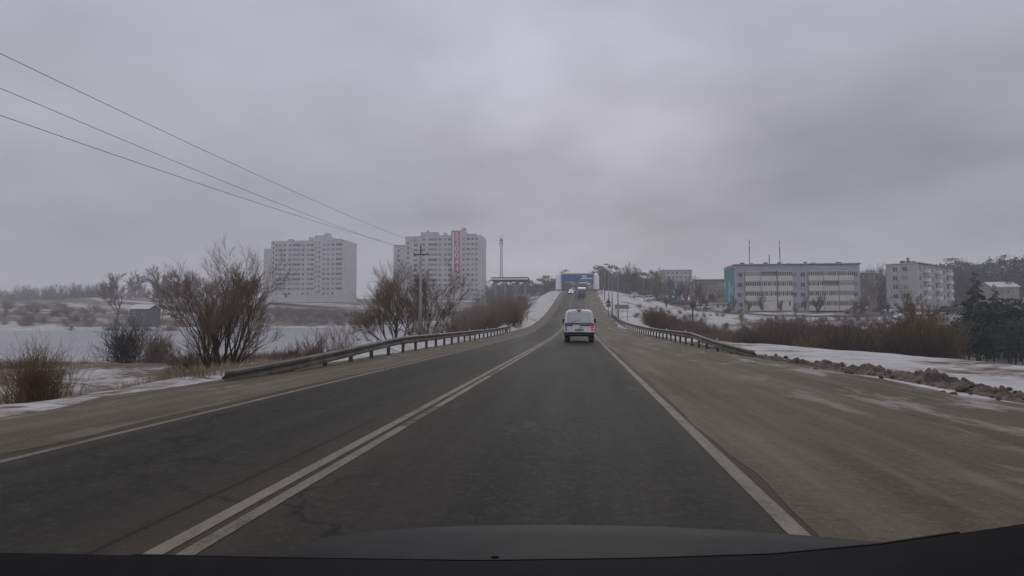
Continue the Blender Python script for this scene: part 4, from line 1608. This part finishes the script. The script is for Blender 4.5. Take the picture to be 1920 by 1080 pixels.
# ---- petrol station canopy left of the crest
c0, c1 = P(921, 552, 200), P(990, 549, 200)
root = empty('station_canopy', (c0.x, 200, T((c0.x + c1.x) / 2, 203)))
tag(root, 'flat dark station canopy with a white edge stripe left of the crest', 'canopy')
W_ = c1.x - c0.x
zt = P(921, 520, 200).z - root.location.z
MB().box(0, W_, 0, 7, zt - 1.15, zt).build('roof', M['dark_roof'], root)
MB().box(-.05, W_ + .05, -.06, -.003, zt - .85, zt - .3).build('white_fascia', M['white'], root)
for x in (1.2, W_ * .36, W_ * .66, W_ - 1.2):
    for y in (1.2, 5.8):
        MB().tube((x, y, -1), (x, y, zt - 1.15), .2, .2, 8).build('column', M['concrete'], root)
MB().box(W_ * .55, W_ - .4, 7.3, 11, -1, 3.4).build('kiosk', M['white_block'], root)
MB().box(W_ * .62, W_ - 1.2, 7.24, 7.297, .8, 2.4).build('kiosk_window', M['pane'], root)

# ---- lattice mast
def lattice(px, Y, base_py, top_py, label):
    b0_ = P(px, base_py, Y)
    H = P(px, top_py, Y).z - b0_.z
    root = empty('radio_mast', b0_)
    tag(root, label, 'mast')
    mb_ = MB()
    n = 14
    w0, w1 = .75, .42
    for k in range(n):
        za, zb = H * .86 * k / n, H * .86 * (k + 1) / n
        wa, wb = w0 + (w1 - w0) * k / n, w0 + (w1 - w0) * (k + 1) / n
        ca = [(-wa, -wa), (wa, -wa), (wa, wa), (-wa, wa)]
        cb = [(-wb, -wb), (wb, -wb), (wb, wb), (-wb, wb)]
        for i in range(4):
            j = (i + 1) % 4
            mb_.tube((*ca[i], za), (*cb[i], zb), .11, .11, 4, cap=False)
            mb_.tube((*ca[i], za), (*cb[j], zb), .07, .07, 3, cap=False)
            mb_.tube((*cb[i], zb), (*cb[j], zb), .07, .07, 3, cap=False)
    mb_.build('lattice', M['dark_steel'], root)
    MB().box(-1.1, 1.1, -1.1, 1.1, H * .86, H * .875).build('platform', M['dark_steel'], root)
    for s_ in (-1, 1):
        MB().tube((s_ * .7, 0, H * .875), (s_ * 1.0, 0, H), .16, .16, 6).build('whip_antenna', M['dark_steel'], root)
        MB().box(s_ * 1.0 - .25, s_ * 1.0 + .25, -1.4, -1.15, H * .76, H * .83).build('panel_antenna', M['white_block'], root)
    MB().tube((0, 0, H * .875), (0, 0, H * .92), .3, .25, 6).build('top_stub', M['dark_steel'], root)
    return root


lattice(940, 380, 522, 440, 'tall lattice radio mast right of the bannered tower')
for px, top, lab, Y in ((1406, 449, 'taller left antenna mast behind the lavender block', 250), (1463, 451, 'right antenna mast behind the lavender block', 250), (1443, 477, 'short antenna mast between the two tall ones', 250)):
    b0_ = P(px, 515, Y)
    H = P(px, top, Y).z - b0_.z
    root = empty('antenna_mast', (b0_.x, Y, b0_.z))
    tag(root, lab, 'mast', 'masts behind the lavender block')
    MB().tube((0, 0, -6), (0, 0, H * .62), .26, .2, 7).build('lower_tube', M['concrete'], root)
    MB().tube((0, 0, H * .62), (0, 0, H), .2, .15, 7).build('dark_top', M['dark_steel'], root)
    MB().tube((0, 0, H * .82), (0, 0, H * .87), .27, .27, 7).build('collar', M['white'], root)

# ------------------------------------------------------------------ pipe arch over the crest
Ya = 232.0
xl, xr = P(1047.5, 540, Ya).x, P(1118, 540, Ya).x
zg = float(zr(Ya))
root = empty('pipe_arch', ((xl + xr) / 2, Ya, zg))
tag(root, 'white pipe legs and blue beam of the heating pipe arch over the road', 'pipe arch')
ztop = P(1083, 512, Ya).z - zg
hw = (xr - xl) / 2
zb = .8
for s_ in (-1, 1):
    rad = 1.12
    leg = MB()
    secs = []
    prof = [(zb, rad), (ztop - 1.5, rad), (ztop - .8, rad * .92), (ztop - .25, rad * .7), (ztop + .05, rad * .3)]
    for z, r_ in prof:
        secs.append([(s_ * hw + r_ * math.cos(t * math.pi / 9), r_ * math.sin(t * math.pi / 9), z) for t in range(18)])
    leg.loft(secs).build('pipe_leg', M['pipe_white'], root, smooth=False)
    MB().tube((s_ * hw, 0, -1.5), (s_ * hw, 0, zb - .002), .8, .8, 14).build('concrete_footing', M['concrete'], root)
    MB().tube((s_ * hw, 0, zb - .25), (s_ * hw, 0, zb - .004), 1.0, 1.0, 14).build('dark_collar', M['open_dark'], root)
    for z in (2.6, 4.0, 5.4):
        MB().tube((s_ * hw, 0, z), (s_ * hw, 0, z + .07), rad + .02, rad + .02, 18).build('band', M['pipe_white'], root)
MB().box(-hw + 1.15, hw - 1.15, -.7, .7, ztop - 3.2, ztop - .5).build('blue_beam', M['pipe_blue'], root)
MB().box(-hw + 1.0, hw - 1.0, -.85, .85, ztop - .495, ztop - .1).build('snow_cap', M['roof_snow'], root)
MB().box(hw * .18, hw - 1.5, -.78, -.703, ztop - 2.3, ztop - 1.9).build('pale_stripe', M['pipe_white'], root)
MB().box(hw * .25, hw * .5, -.79, -.703, ztop - 1.5, ztop - 1.0).build('white_plate', M['pipe_white'], root)

# ------------------------------------------------------------------ street lamps and signs right of the climb
for i, (px, Y, lab) in enumerate(((1159, 103, 'nearest street lamp right of the climbing road'), (1148, 124, 'second street lamp up the right of the climb'), (1142, 146, 'third street lamp up the right of the climb'), (1134, 172, 'fourth street lamp up the right of the climb'), (1129, 200, 'farthest street lamp by the pipe arch'))):
    g = G(px, Y)
    root = empty('street_lamp', g)
    tag(root, lab, 'lamp post', 'street lamps up the hill')
    H = 8.6
    MB().tube((0, 0, -.4), (0, 0, 3.0), .13, .10, 8).build('lower_post', M['dark_steel'], root)
    MB().tube((0, 0, 3.0), (0, 0, H), .10, .06, 8).build('upper_post', M['concrete'], root)
    mb = MB()
    mb.tube((0, 0, H), (-.7, -.1, H + .55), .05, .045, 6).tube((-.7, -.1, H + .55), (-1.7, -.2, H + .75), .045, .04, 6)
    mb.build('bracket', M['concrete'], root)
    MB().box(-2.25, -1.6, -.33, -.07, H + .68, H + .84).build('lantern', M['dark_steel'], root)
g = G(1141, 112)
root = empty('road_sign', (g.x, g.y, g.z))
tag(root, 'dark warning sign on a post beside the climbing road', 'sign')
MB().tube((0, 0, -.3), (0, 0, 3.4), .045, .045, 8).build('post', M['dark_steel'], root)
MB().add([(-.5, -.06, 2.5), (.5, -.06, 2.5), (0, -.06, 3.4), (-.5, -.03, 2.5), (.5, -.03, 2.5), (0, -.03, 3.4)], [(0, 1, 2), (5, 4, 3), (0, 3, 4, 1), (1, 4, 5, 2), (2, 5, 3, 0)]).build('triangle', M['dark_steel'], root)
MB().box(-.4, .4, -.06, -.03, 1.9, 2.4).build('plate', M['dark_steel'], root)
g = G(1166, 98)
root = empty('sign_frame', (g.x, g.y, g.z))
tag(root, 'pale sign board on two thin posts below the street lamps', 'sign')
for s_ in (-1, 1):
    MB().tube((s_ * .9, 0, -.4), (s_ * .9, 0, 2.6), .05, .05, 8).build('post', M['sign_back'], root)
MB().box(-1.1, 1.1, -.09, -.055, 2.1, 2.75).build('board', M['sign_back'], root)
for px, Y, lab in ((925, 64, 'short dark marker post at the end of the left rail'), (969, 84, 'second dark marker post on the left snow bank'), (986, 97, 'third dark marker post on the left snow bank'), (1300, 74, 'short dark marker post behind the right rail')):
    g = G(px, Y)
    if px < 1000: g = Vector((-7.7 - (Y - 60) * .02, Y, T(-7.7 - (Y - 60) * .02, Y)))
    root = empty('marker_post', g)
    tag(root, lab, 'post', 'marker posts')
    MB().box(-.06, .06, -.04, .04, -.3, 1.0).build('stake', M['dark_steel'], root)
    MB().box(-.062, .062, -.045, .045, .7, .85).build('reflector', M['white'], root)
g = G(1299, 118)
root = empty('utility_post', g)
tag(root, 'dark wooden post with a round top beside the side road', 'post')
MB().tube((0, 0, -.5), (0, 0, 3.6), .16, .13, 8).build('post', M['wood'], root)
MB().loft([[(r_ * math.cos(t * .785), r_ * math.sin(t * .785), z) for t in range(8)] for z, r_ in ((3.4, .3), (3.7, .55), (4.2, .62), (4.6, .45), (4.8, .12))]).build('round_top', M['wood'], root)


# ------------------------------------------------------------------ vehicles (local +y is forward, origin on the ground)
def wheel_set(root, xs, ys, r, w=.2):
    tm = MB().tube((-w / 2, 0, 0), (w / 2, 0, 0), r, r, 16).mesh('tyre', M['tyre'])
    rm_ = MB().tube((-w / 2 - .008, 0, 0), (w / 2 + .008, 0, 0), r * .6, r * .6, 12).mesh('rim', M['rim'])
    for x in xs:
        for y in ys:
            wo = link('wheel', tm, root, (x, y, r))
            link('rim', rm_, wo)


def sect(w, zb, zt, tw):
    return [(-w * .96, zb), (-w, zb + (zt - zb) * .25), (-w, zb + (zt - zb) * .7), (-tw, zt), (tw, zt), (w, zb + (zt - zb) * .7), (w, zb + (zt - zb) * .25), (w * .96, zb)]


def make_car(name, label, paint_, kind='sedan', snow=False, lights=False, group='cars parked by the blocks of flats'):
    root = empty(name)
    tag(root, label, 'car', group)
    k = {'sedan': dict(h=1.45, r0=-1.7, r1=-1.0, f1=.25, f0=1.05, L=2.15, belt=.95), 'suv': dict(h=1.72, r0=-2.05, r1=-1.75, f1=.35, f0=1.05, L=2.15, belt=1.08), 'hatch': dict(h=1.5, r0=-1.95, r1=-1.45, f1=.2, f0=1.05, L=2.0, belt=.97)}[kind]
    L_, bt = k['L'], k['belt']
    st = [(-L_, .42, bt - .22, .70), (-L_ + .06, .32, bt - .03, .80), (-L_ + .45, .24, bt, .86), (-.3, .22, bt, .88), (L_ - 1.0, .22, bt - .02, .87), (L_ - .35, .26, bt - .13, .84), (L_ - .05, .34, bt - .24, .76), (L_, .42, bt - .36, .66)]
    mb_ = MB().loft([[(x, y, z) for x, z in sect(w, zb_, zt_, w * .88)] for y, zb_, zt_, w in st])
    mb_.build('body', M[paint_], root, smooth=False)
    cab = [(k['r0'], bt - .03, .70, .70), (k['r1'], k['h'] - .02, .62, .76), ((k['r1'] + k['f1']) / 2, k['h'], .63, .77), (k['f1'], k['h'] - .03, .61, .76), (k['f0'], bt - .06, .68, .68)]
    secs = []
    for y, zt_, tw, bw in cab:
        secs.append([(-bw, y, bt - .08), (-tw, y, max(zt_, bt - .05)), (tw, y, max(zt_, bt - .05)), (bw, y, bt - .08)])
    MB().loft(secs).build('cabin', M[paint_], root)
    g_ = .012
    # glazing
    def lerp3(a, b_, t): return tuple(a[i] + (b_[i] - a[i]) * t for i in range(3))
    rr_, rf = cab[1], cab[3]
    def pane(a, b_, c, d):
        n_ = (Vector(b_) - Vector(a)).cross(Vector(d) - Vector(a)).normalized() * g_
        q = [tuple(Vector(p) + n_) for p in (a, b_, c, d)]
        q2 = [tuple(Vector(p) - n_ * 2) for p in (a, b_, c, d)]
        MB().loft([q2, q]).build('window', M['glass'], root)
    zb_ = bt + .02
    # rear and front screens
    t0 = (zb_ - cab[0][1]) / (rr_[1] - cab[0][1])
    yb_, yt = cab[0][0] + (rr_[0] - cab[0][0]) * max(.05, t0), rr_[0] - (rr_[0] - cab[0][0]) * .1
    pane((-.62, yb_, zb_), (.62, yb_, zb_), (.55, yt, rr_[1] - .07), (-.55, yt, rr_[1] - .07))
    yb_, yt = cab[4][0] - .1, rf[0] + (cab[4][0] - rf[0]) * .1
    pane((.62, yb_, zb_ - .02), (-.62, yb_, zb_ - .02), (-.55, yt, rf[1] - .07), (.55, yt, rf[1] - .07))
    for s_ in (-1, 1):
        for ya_, yb2 in ((k['r1'] - .15, -.35), (-.28, k['f1'] + .25)):
            q = [(s_ * .755, ya_, zb_), (s_ * .755, yb2, zb_), (s_ * .64, min(yb2, k['f1'] - .02), k['h'] - .12), (s_ * .64, max(ya_, k['r1'] + .05), k['h'] - .12)]
            if s_ < 0: q = q[::-1]
            pane(*q)
    wheel_set(root, (-.78, .78), (-1.3, 1.32), .32)
    for s_ in (-1, 1):
        MB().box(s_ * .62 - .16, s_ * .62 + .16, -L_ - .012, -L_ + .1, bt - .36, bt - .2).build('tail_lamp', M['tail_off'], root)
        MB().box(s_ * .55 - .17, s_ * .55 + .17, L_ - .08, L_ + .02, bt - .47, bt - .34).build('headlamp', M['lamp_lit' if lights else 'pane2'], root)
        MB().box(s_ * .9 - .09, s_ * .9 + .09, .72, .86, bt - .02, bt + .13).build('mirror', M['plastic'], root)
    MB().box(-.78, .78, -L_ - .05, -L_ + .15, .34, .52).build('rear_bumper', M['bumper'], root)
    MB().box(-.76, .76, L_ - .12, L_ + .05, .32, .5).build('front_bumper', M['bumper'], root)
    if snow:
        MB().box(-.56, .56, k['r1'] + .08, k['f1'] - .08, k['h'] - .01, k['h'] + .09).build('roof_snow', M['roof_snow'], root)
        MB().box(-.66, .66, 1.15, L_ - .4, bt - .13, bt + .03).build('bonnet_snow', M['roof_snow'], root)
    return root


def put(o, px, Y, rz, dz=0.0):
    g_ = G(px, Y)
    o.location = (g_.x, g_.y, g_.z + dz)
    o.rotation_euler = (0, 0, R(rz))
    return o


CARS = [
    ('parked_car', 'white car parked at the roadside nearest the main road', 'car_white', 'hatch', True, 1189, 196, 20),
    ('parked_car', 'white car driving up the side road', 'car_white', 'suv', True, 1216, 184, 12),
    ('parked_car', 'small dark car farthest up the row by the side road', 'car_dark', 'hatch', False, 1241, 196, 60),
    ('parked_car', 'black off-roader in the row beside the side road', 'car_black', 'suv', False, 1259, 182, 70),
    ('parked_car', 'dark car with white snowy roof next to the black off-roader', 'car_dark', 'hatch', True, 1271, 178, 80),
    ('parked_car', 'red car behind the row beside the side road', 'car_red', 'hatch', False, 1282, 186, 70),
    ('parked_car', 'snow-covered car in front of the tan block', 'car_grey', 'sedan', True, 1296, 190, 85),
    ('parked_car', 'white high-roofed car with dark rear window by the tan block', 'car_white', 'suv', True, 1308, 186, 8),
    ('parked_car', 'white car parked left of the garage', 'car_white', 'hatch', True, 1323, 164, 6),
    ('parked_car', 'grey estate parked behind the right end of the lavender block', 'car_grey', 'hatch', False, 1630, 178, 85),
    ('parked_car', 'black car parked left of the whitish block', 'car_black', 'suv', False, 1653, 172, 70),
    ('parked_car', 'dark grey car just right of and below the black one', 'car_dark', 'sedan', False, 1663, 164, 65),
    ('parked_car', 'small white car at the corner of the whitish block', 'car_white', 'hatch', True, 1672, 157, 20),
    ('parked_car', 'grey car on the snow before the lavender block', 'car_grey', 'suv', False, 1601, 150, 80),
    ('parked_car', 'snow-topped dark car right of the whitish block', 'car_black', 'suv', True, 1768, 150, 80),
    ('parked_car', 'long dark car under snow at the right end of the row', 'car_dark', 'sedan', True, 1796, 150, 88),
    ('parked_car', 'pale car half hidden behind the right thicket', 'car_white', 'sedan', True, 1697, 132, 80),
]
for nm, lab, pt, kd, sn, px, Y, rz in CARS:
    put(make_car(nm, lab, pt, kd, sn), px, Y, rz, .1)


def on_road(o, px, Y, rz=0):
    p = P(px, 598, Y)
    z0, z1 = float(zr(Y - 1.5)), float(zr(Y + 1.5))
    o.location = (p.x, Y, float(zr(Y)) + .006)
    o.rotation_euler = (math.atan2(z1 - z0, 3.0) * (1 if abs(rz) < 90 else -1), 0, R(rz))
    return o


on_road(make_car('oncoming_car', 'oncoming dark car with headlights on near the pipe arch', 'car_dark', 'sedan', False, True, 'traffic on the climb'), 1074, 226, 180)
on_road(make_car('oncoming_car', 'oncoming white car with headlights on below the arch', 'car_white', 'hatch', False, True, 'traffic on the climb'), 1071, 205, 180)


def make_truck(name, label, box, h, w, L_):
    root = empty(name)
    tag(root, label, 'truck', 'traffic on the climb')
    MB().box(-w / 2, w / 2, -L_ / 2, L_ / 2 - 2.0, .95, h).build('cargo_box', M[box], root)
    for s_ in (-1, 1):
        MB().box(min(0, s_) * (w / 2 - .05) + .01, max(0, s_) * (w / 2 - .05) - .01, -L_ / 2 - .03, -L_ / 2 - .003, 1.0, h - .4).build('rear_door', M['car_grey'], root)
    MB().box(-w / 2 + .1, w / 2 - .1, L_ / 2 - 1.9, L_ / 2, .6, h - .6).build('cab', M['car_white'], root)
    MB().box(-w / 2 + .25, w / 2 - .25, L_ / 2 + .003, L_ / 2 + .03, 1.5, h - .8).build('windscreen', M['glass'], root)
    MB().box(-w / 2 + .2, w / 2 - .2, -L_ / 2 + .1, L_ / 2 - .2, .6, .94).build('chassis', M['bumper'], root)
    MB().box(-w / 2 + .05, w / 2 - .05, -L_ / 2 - .1, -L_ / 2 + .05, .5, .62).build('under_bar', M['bumper'], root)
    for s_ in (-1, 1):
        MB().box(s_ * (w / 2 - .3) - .15, s_ * (w / 2 - .3) + .15, -L_ / 2 - .12, -L_ / 2 - .03, .7, .9).build('tail_lamp', M['tail_off'], root)
    wheel_set(root, (-w / 2 + .2, w / 2 - .2), (-L_ / 2 + 1.2, L_ / 2 - 1.2), .46, .3)
    return root


on_road(make_truck('box_truck', 'small pale-roofed box truck ahead of the white van on the climb', 'car_van', 2.7, 2.35, 5.6), 1091, 188)
on_road(make_truck('box_truck', 'larger white-topped truck near the pipe arch', 'car_white', 3.5, 2.6, 7.5), 1093, 222)
# ---- the white van ahead
root = empty('white_van')
tag(root, 'white van with blue stripe and glowing right tail lamp ahead on the road', 'van')


def vsec(y, k, zb_=.48, top=2.1, wl=1.0):
    half = [(.90, zb_), (.965, .66), (.975, 1.14), (.955, 1.22), (.885, 1.74), (.845, 1.93), (.76, 2.03), (.55, 2.085), (.22, 2.105)]
    half = [(x * k * wl, zb_ + (z - zb_) * (top - zb_) / (2.105 - zb_)) for x, z in half]
    return [(-x, y, z) for x, z in half] + [(x, y, z) for x, z in reversed(half)]


secs = [vsec(-2.20, .955, .52, 2.03), vsec(-2.17, .985, .49, 2.08), vsec(-2.08, 1.0), vsec(0, 1.0), vsec(.75, 1.0, .48, 2.08), vsec(1.05, 1.0, .48, 1.95), vsec(1.62, 1.0, .48, 1.25), vsec(2.15, .96, .48, 1.1), vsec(2.28, .88, .5, .95)]
MB().loft(secs).build('body', M['car_van'], root, smooth=False)
# rear window, slightly proud of the tailgate with a dark seal round it
MB().add([(-.80, -2.212, 1.245), (.80, -2.212, 1.245), (.715, -2.206, 1.93), (-.715, -2.206, 1.93)], [(0, 1, 2, 3)]).build('window_seal', M['car_white'], root)
wn = MB().loft([[(-.775, -2.205, 1.265), (.775, -2.205, 1.265), (.70, -2.202, 1.905), (-.70, -2.202, 1.905)], [(-.775, -2.224, 1.265), (.775, -2.224, 1.265), (.70, -2.216, 1.905), (-.70, -2.216, 1.905)]]).build('rear_window', M['rear_glass'], root)
MB().box(-.93, .93, -2.222, -2.201, 1.145, 1.225).build('blue_stripe', M['stripe'], root)
MB().box(-.95, -.42, -2.222, -2.201, 1.05, 1.115).build('blue_stripe', M['stripe'], root)
MB().box(.05, .95, -2.222, -2.201, 1.05, 1.115).build('blue_stripe', M['stripe'], root)
for s_ in (-1, 1):
    MB().box(s_ * .979 - .006, s_ * .979 + .006, -2.1, 1.6, 1.09, 1.2).build('side_stripe', M['stripe'], root)
    for ya_, yb_ in ((-1.95, -1.0), (-.9, -.05), (.05, .75)):
        q = [(s_ * .966, ya_, 1.27), (s_ * .966, yb_, 1.27), (s_ * .892, yb_, 1.78), (s_ * .892, ya_, 1.78)]
        q2 = [(x - s_ * .03, y, z) for x, y, z in q]
        MB().loft([q2, q]).build('side_window', M['glass'], root)
    MB().box(s_ * 1.06 - .08, s_ * 1.06 + .08, .95, 1.08, 1.22, 1.5).build('mirror', M['plastic'], root)
MB().box(.74, .92, -2.235, -2.17, .74, 1.01).build('tail_lamp', M['tail'], root)['label'] = 'glowing right tail lamp'
for z in (.76, .90):
    MB().box(.755, .905, -2.242, -2.2355, z + .015, z + .085).build('lamp_lens', M['tail_off'], root)
    MB().box(-.875, -.785, -2.23, -2.17, z, z + .09).build('tail_lamp', M['tail_off'], root)
MB().box(-.97, .97, -2.32, -2.12, .50, .66).build('rear_bumper', M['bumper'], root)
MB().box(-.6, .6, -2.1, 2.0, .38, .5).build('underbody', M['open_dark'], root)
MB().box(-.27, .27, -2.228, -2.203, .74, .86).build('number_plate', M['sign_back'], root)
MB().box(-.012, .012, -2.21, -2.1995, .62, 1.04).build('door_seam', M['bumper'], root)
MB().box(.10, .24, -2.235, -2.203, .92, .96).build('door_handle', M['bumper'], root)
MB().box(-.17, .17, -2.25, -2.02, 2.06, 2.14).build('roof_lamp', M['car_white'], root)
MB().box(-.05, .05, -2.26, -2.20, 1.95, 2.055).build('roof_lamp_bracket', M['plastic'], root)
MB().tube((-.5, -2.23, 1.27), (.05, -2.235, 1.45), .014, .01, 5).build('rear_wiper', M['plastic'], root)
MB().tube((-.55, -2.3, .36), (-.55, -1.8, .36), .035, .035, 8).build('exhaust', M['rim'], root)
for s_ in (-1, 1):
    MB().box(s_ * .72 - .14, s_ * .72 + .14, -1.75, -1.72, .16, .5).build('mudflap', M['tyre'], root)
wheel_set(root, (-.79, .79), (-1.35, 1.45), .38, .29)
on_road(root, 1086, 41.5)

# ------------------------------------------------------------------ the car the photograph is taken from: bonnet, cowl, wiper, dashboard
root = empty('own_car', (.2, 1.0, float(zr(1.0))))
tag(root, 'dark bonnet and dashboard of the car along the bottom edge', 'car')
o0 = Vector(root.location)
# unseen cabin shell, added to shade the dashboard: roof, back wall and doors
MB().box(-.62, .62, -2.6, -.92, 1.43, 1.47).build('roof', M['bonnet'], root)
MB().box(-.74, .74, -2.7, -2.6, .35, 1.43).build('back_wall', M['plastic'], root)
for s_ in (-1, 1):
    MB().box(s_ * .76 - .03, s_ * .76 + .03, -2.6, -.3, .3, .92).build('door', M['bonnet'], root)
    MB().tube((s_ * .72, -.42, .92), (s_ * .62, -.93, 1.43), .035, .035, 6).build('pillar', M['plastic'], root)
bz = lambda x: -.05 * (x / .9) ** 2 - .015 * (x / .9) ** 6
secs = []
for y, z, w in ((.78, .80, .86), (1.0, .815, .88), (1.25, .812, .90), (1.45, .80, .90), (1.58, .782, .88), (1.66, .74, .85), (1.70, .65, .82), (1.72, .45, .80), (1.70, .25, .78)):
    up_ = [(w * (i / 8 - 1), 0) for i in range(17)]
    secs.append([(x, y - 1.0, z + bz(x) - o0.z) for x, _ in up_])
secs2 = [[(x, y, z - .35 if k < 5 else z - .03) for x, y, z in reversed(s)] for k, s in enumerate(secs)]
MB().loft([a + b_ for a, b_ in zip(secs, secs2)]).build('bonnet', M['bonnet'], root, smooth=True)
MB().tube((.28, .28, .795), (.28, .30, .815), .022, .012, 8).build('washer_nozzle', M['plastic'], root)
MB().tube((-.38, .28, .782), (-.38, .30, .802), .022, .012, 8).build('washer_nozzle', M['plastic'], root)
# dashboard top, edge following the foot of the windscreen
edge = [(-200, 1026), (0, 1036), (250, 1041), (500, 1046), (900, 1052), (1200, 1048), (1450, 1040), (1650, 1022), (1800, 1000), (1920, 982), (2150, 968)]
front, back, low = [], [], []
for px, py in edge:
    p = P(px, py, .52 - .05 * ((px - 960) / 960) ** 2)
    front.append(p - o0)
    back.append(Vector((p.x, .10, p.z - .02)) - o0)
mb = MB()
mb.loft([[tuple(p) for p in front], [tuple(p) for p in back], [tuple(p - Vector((0, 0, .25))) for p in back], [tuple(p - Vector((0, 0, .25))) for p in front], [tuple(p) for p in front]], cap=False, closed=False)
mb.build('dashboard', M['plastic'], root)
# wiper lying along the foot of the screen
mb = MB()
wp = [P(px, py + 9, .56) - o0 for px, py in edge[2:9]]
for a, b_ in zip(wp[:-1], wp[1:]):
    mb.tube(a, b_, .006, .006, 6)
mb.build('wiper', M['plastic'], root)
MB().box(-.74, .74, -.36, -.2, .60, .775).build('cowl', M['plastic'], root)
for x in (-.66, .66):
    wo = MB().tube((x - .1, 0, 0), (x + .1, 0, 0), .31, .31, 16).build('wheel', M['tyre'], root, (0, .12, .31))

# ------------------------------------------------------------------ haze
def haze():
    m = bpy.data.materials.new('winter_haze')
    m.use_nodes = True
    t = m.node_tree
    t.nodes.clear()
    o = t.nodes.new('ShaderNodeOutputMaterial')
    v = t.nodes.new('ShaderNodeVolumePrincipled')
    v.inputs['Color'].default_value = (0.90, 0.91, 0.93, 1)
    v.inputs['Density'].default_value = 0.00085
    v.inputs['Anisotropy'].default_value = 0.2
    t.links.new(v.outputs[0], o.inputs['Volume'])
    mb = MB().box(-2600, 2600, -120, 3600, -8, 95)
    tag(mb.build('haze', m), kind='stuff')


haze()
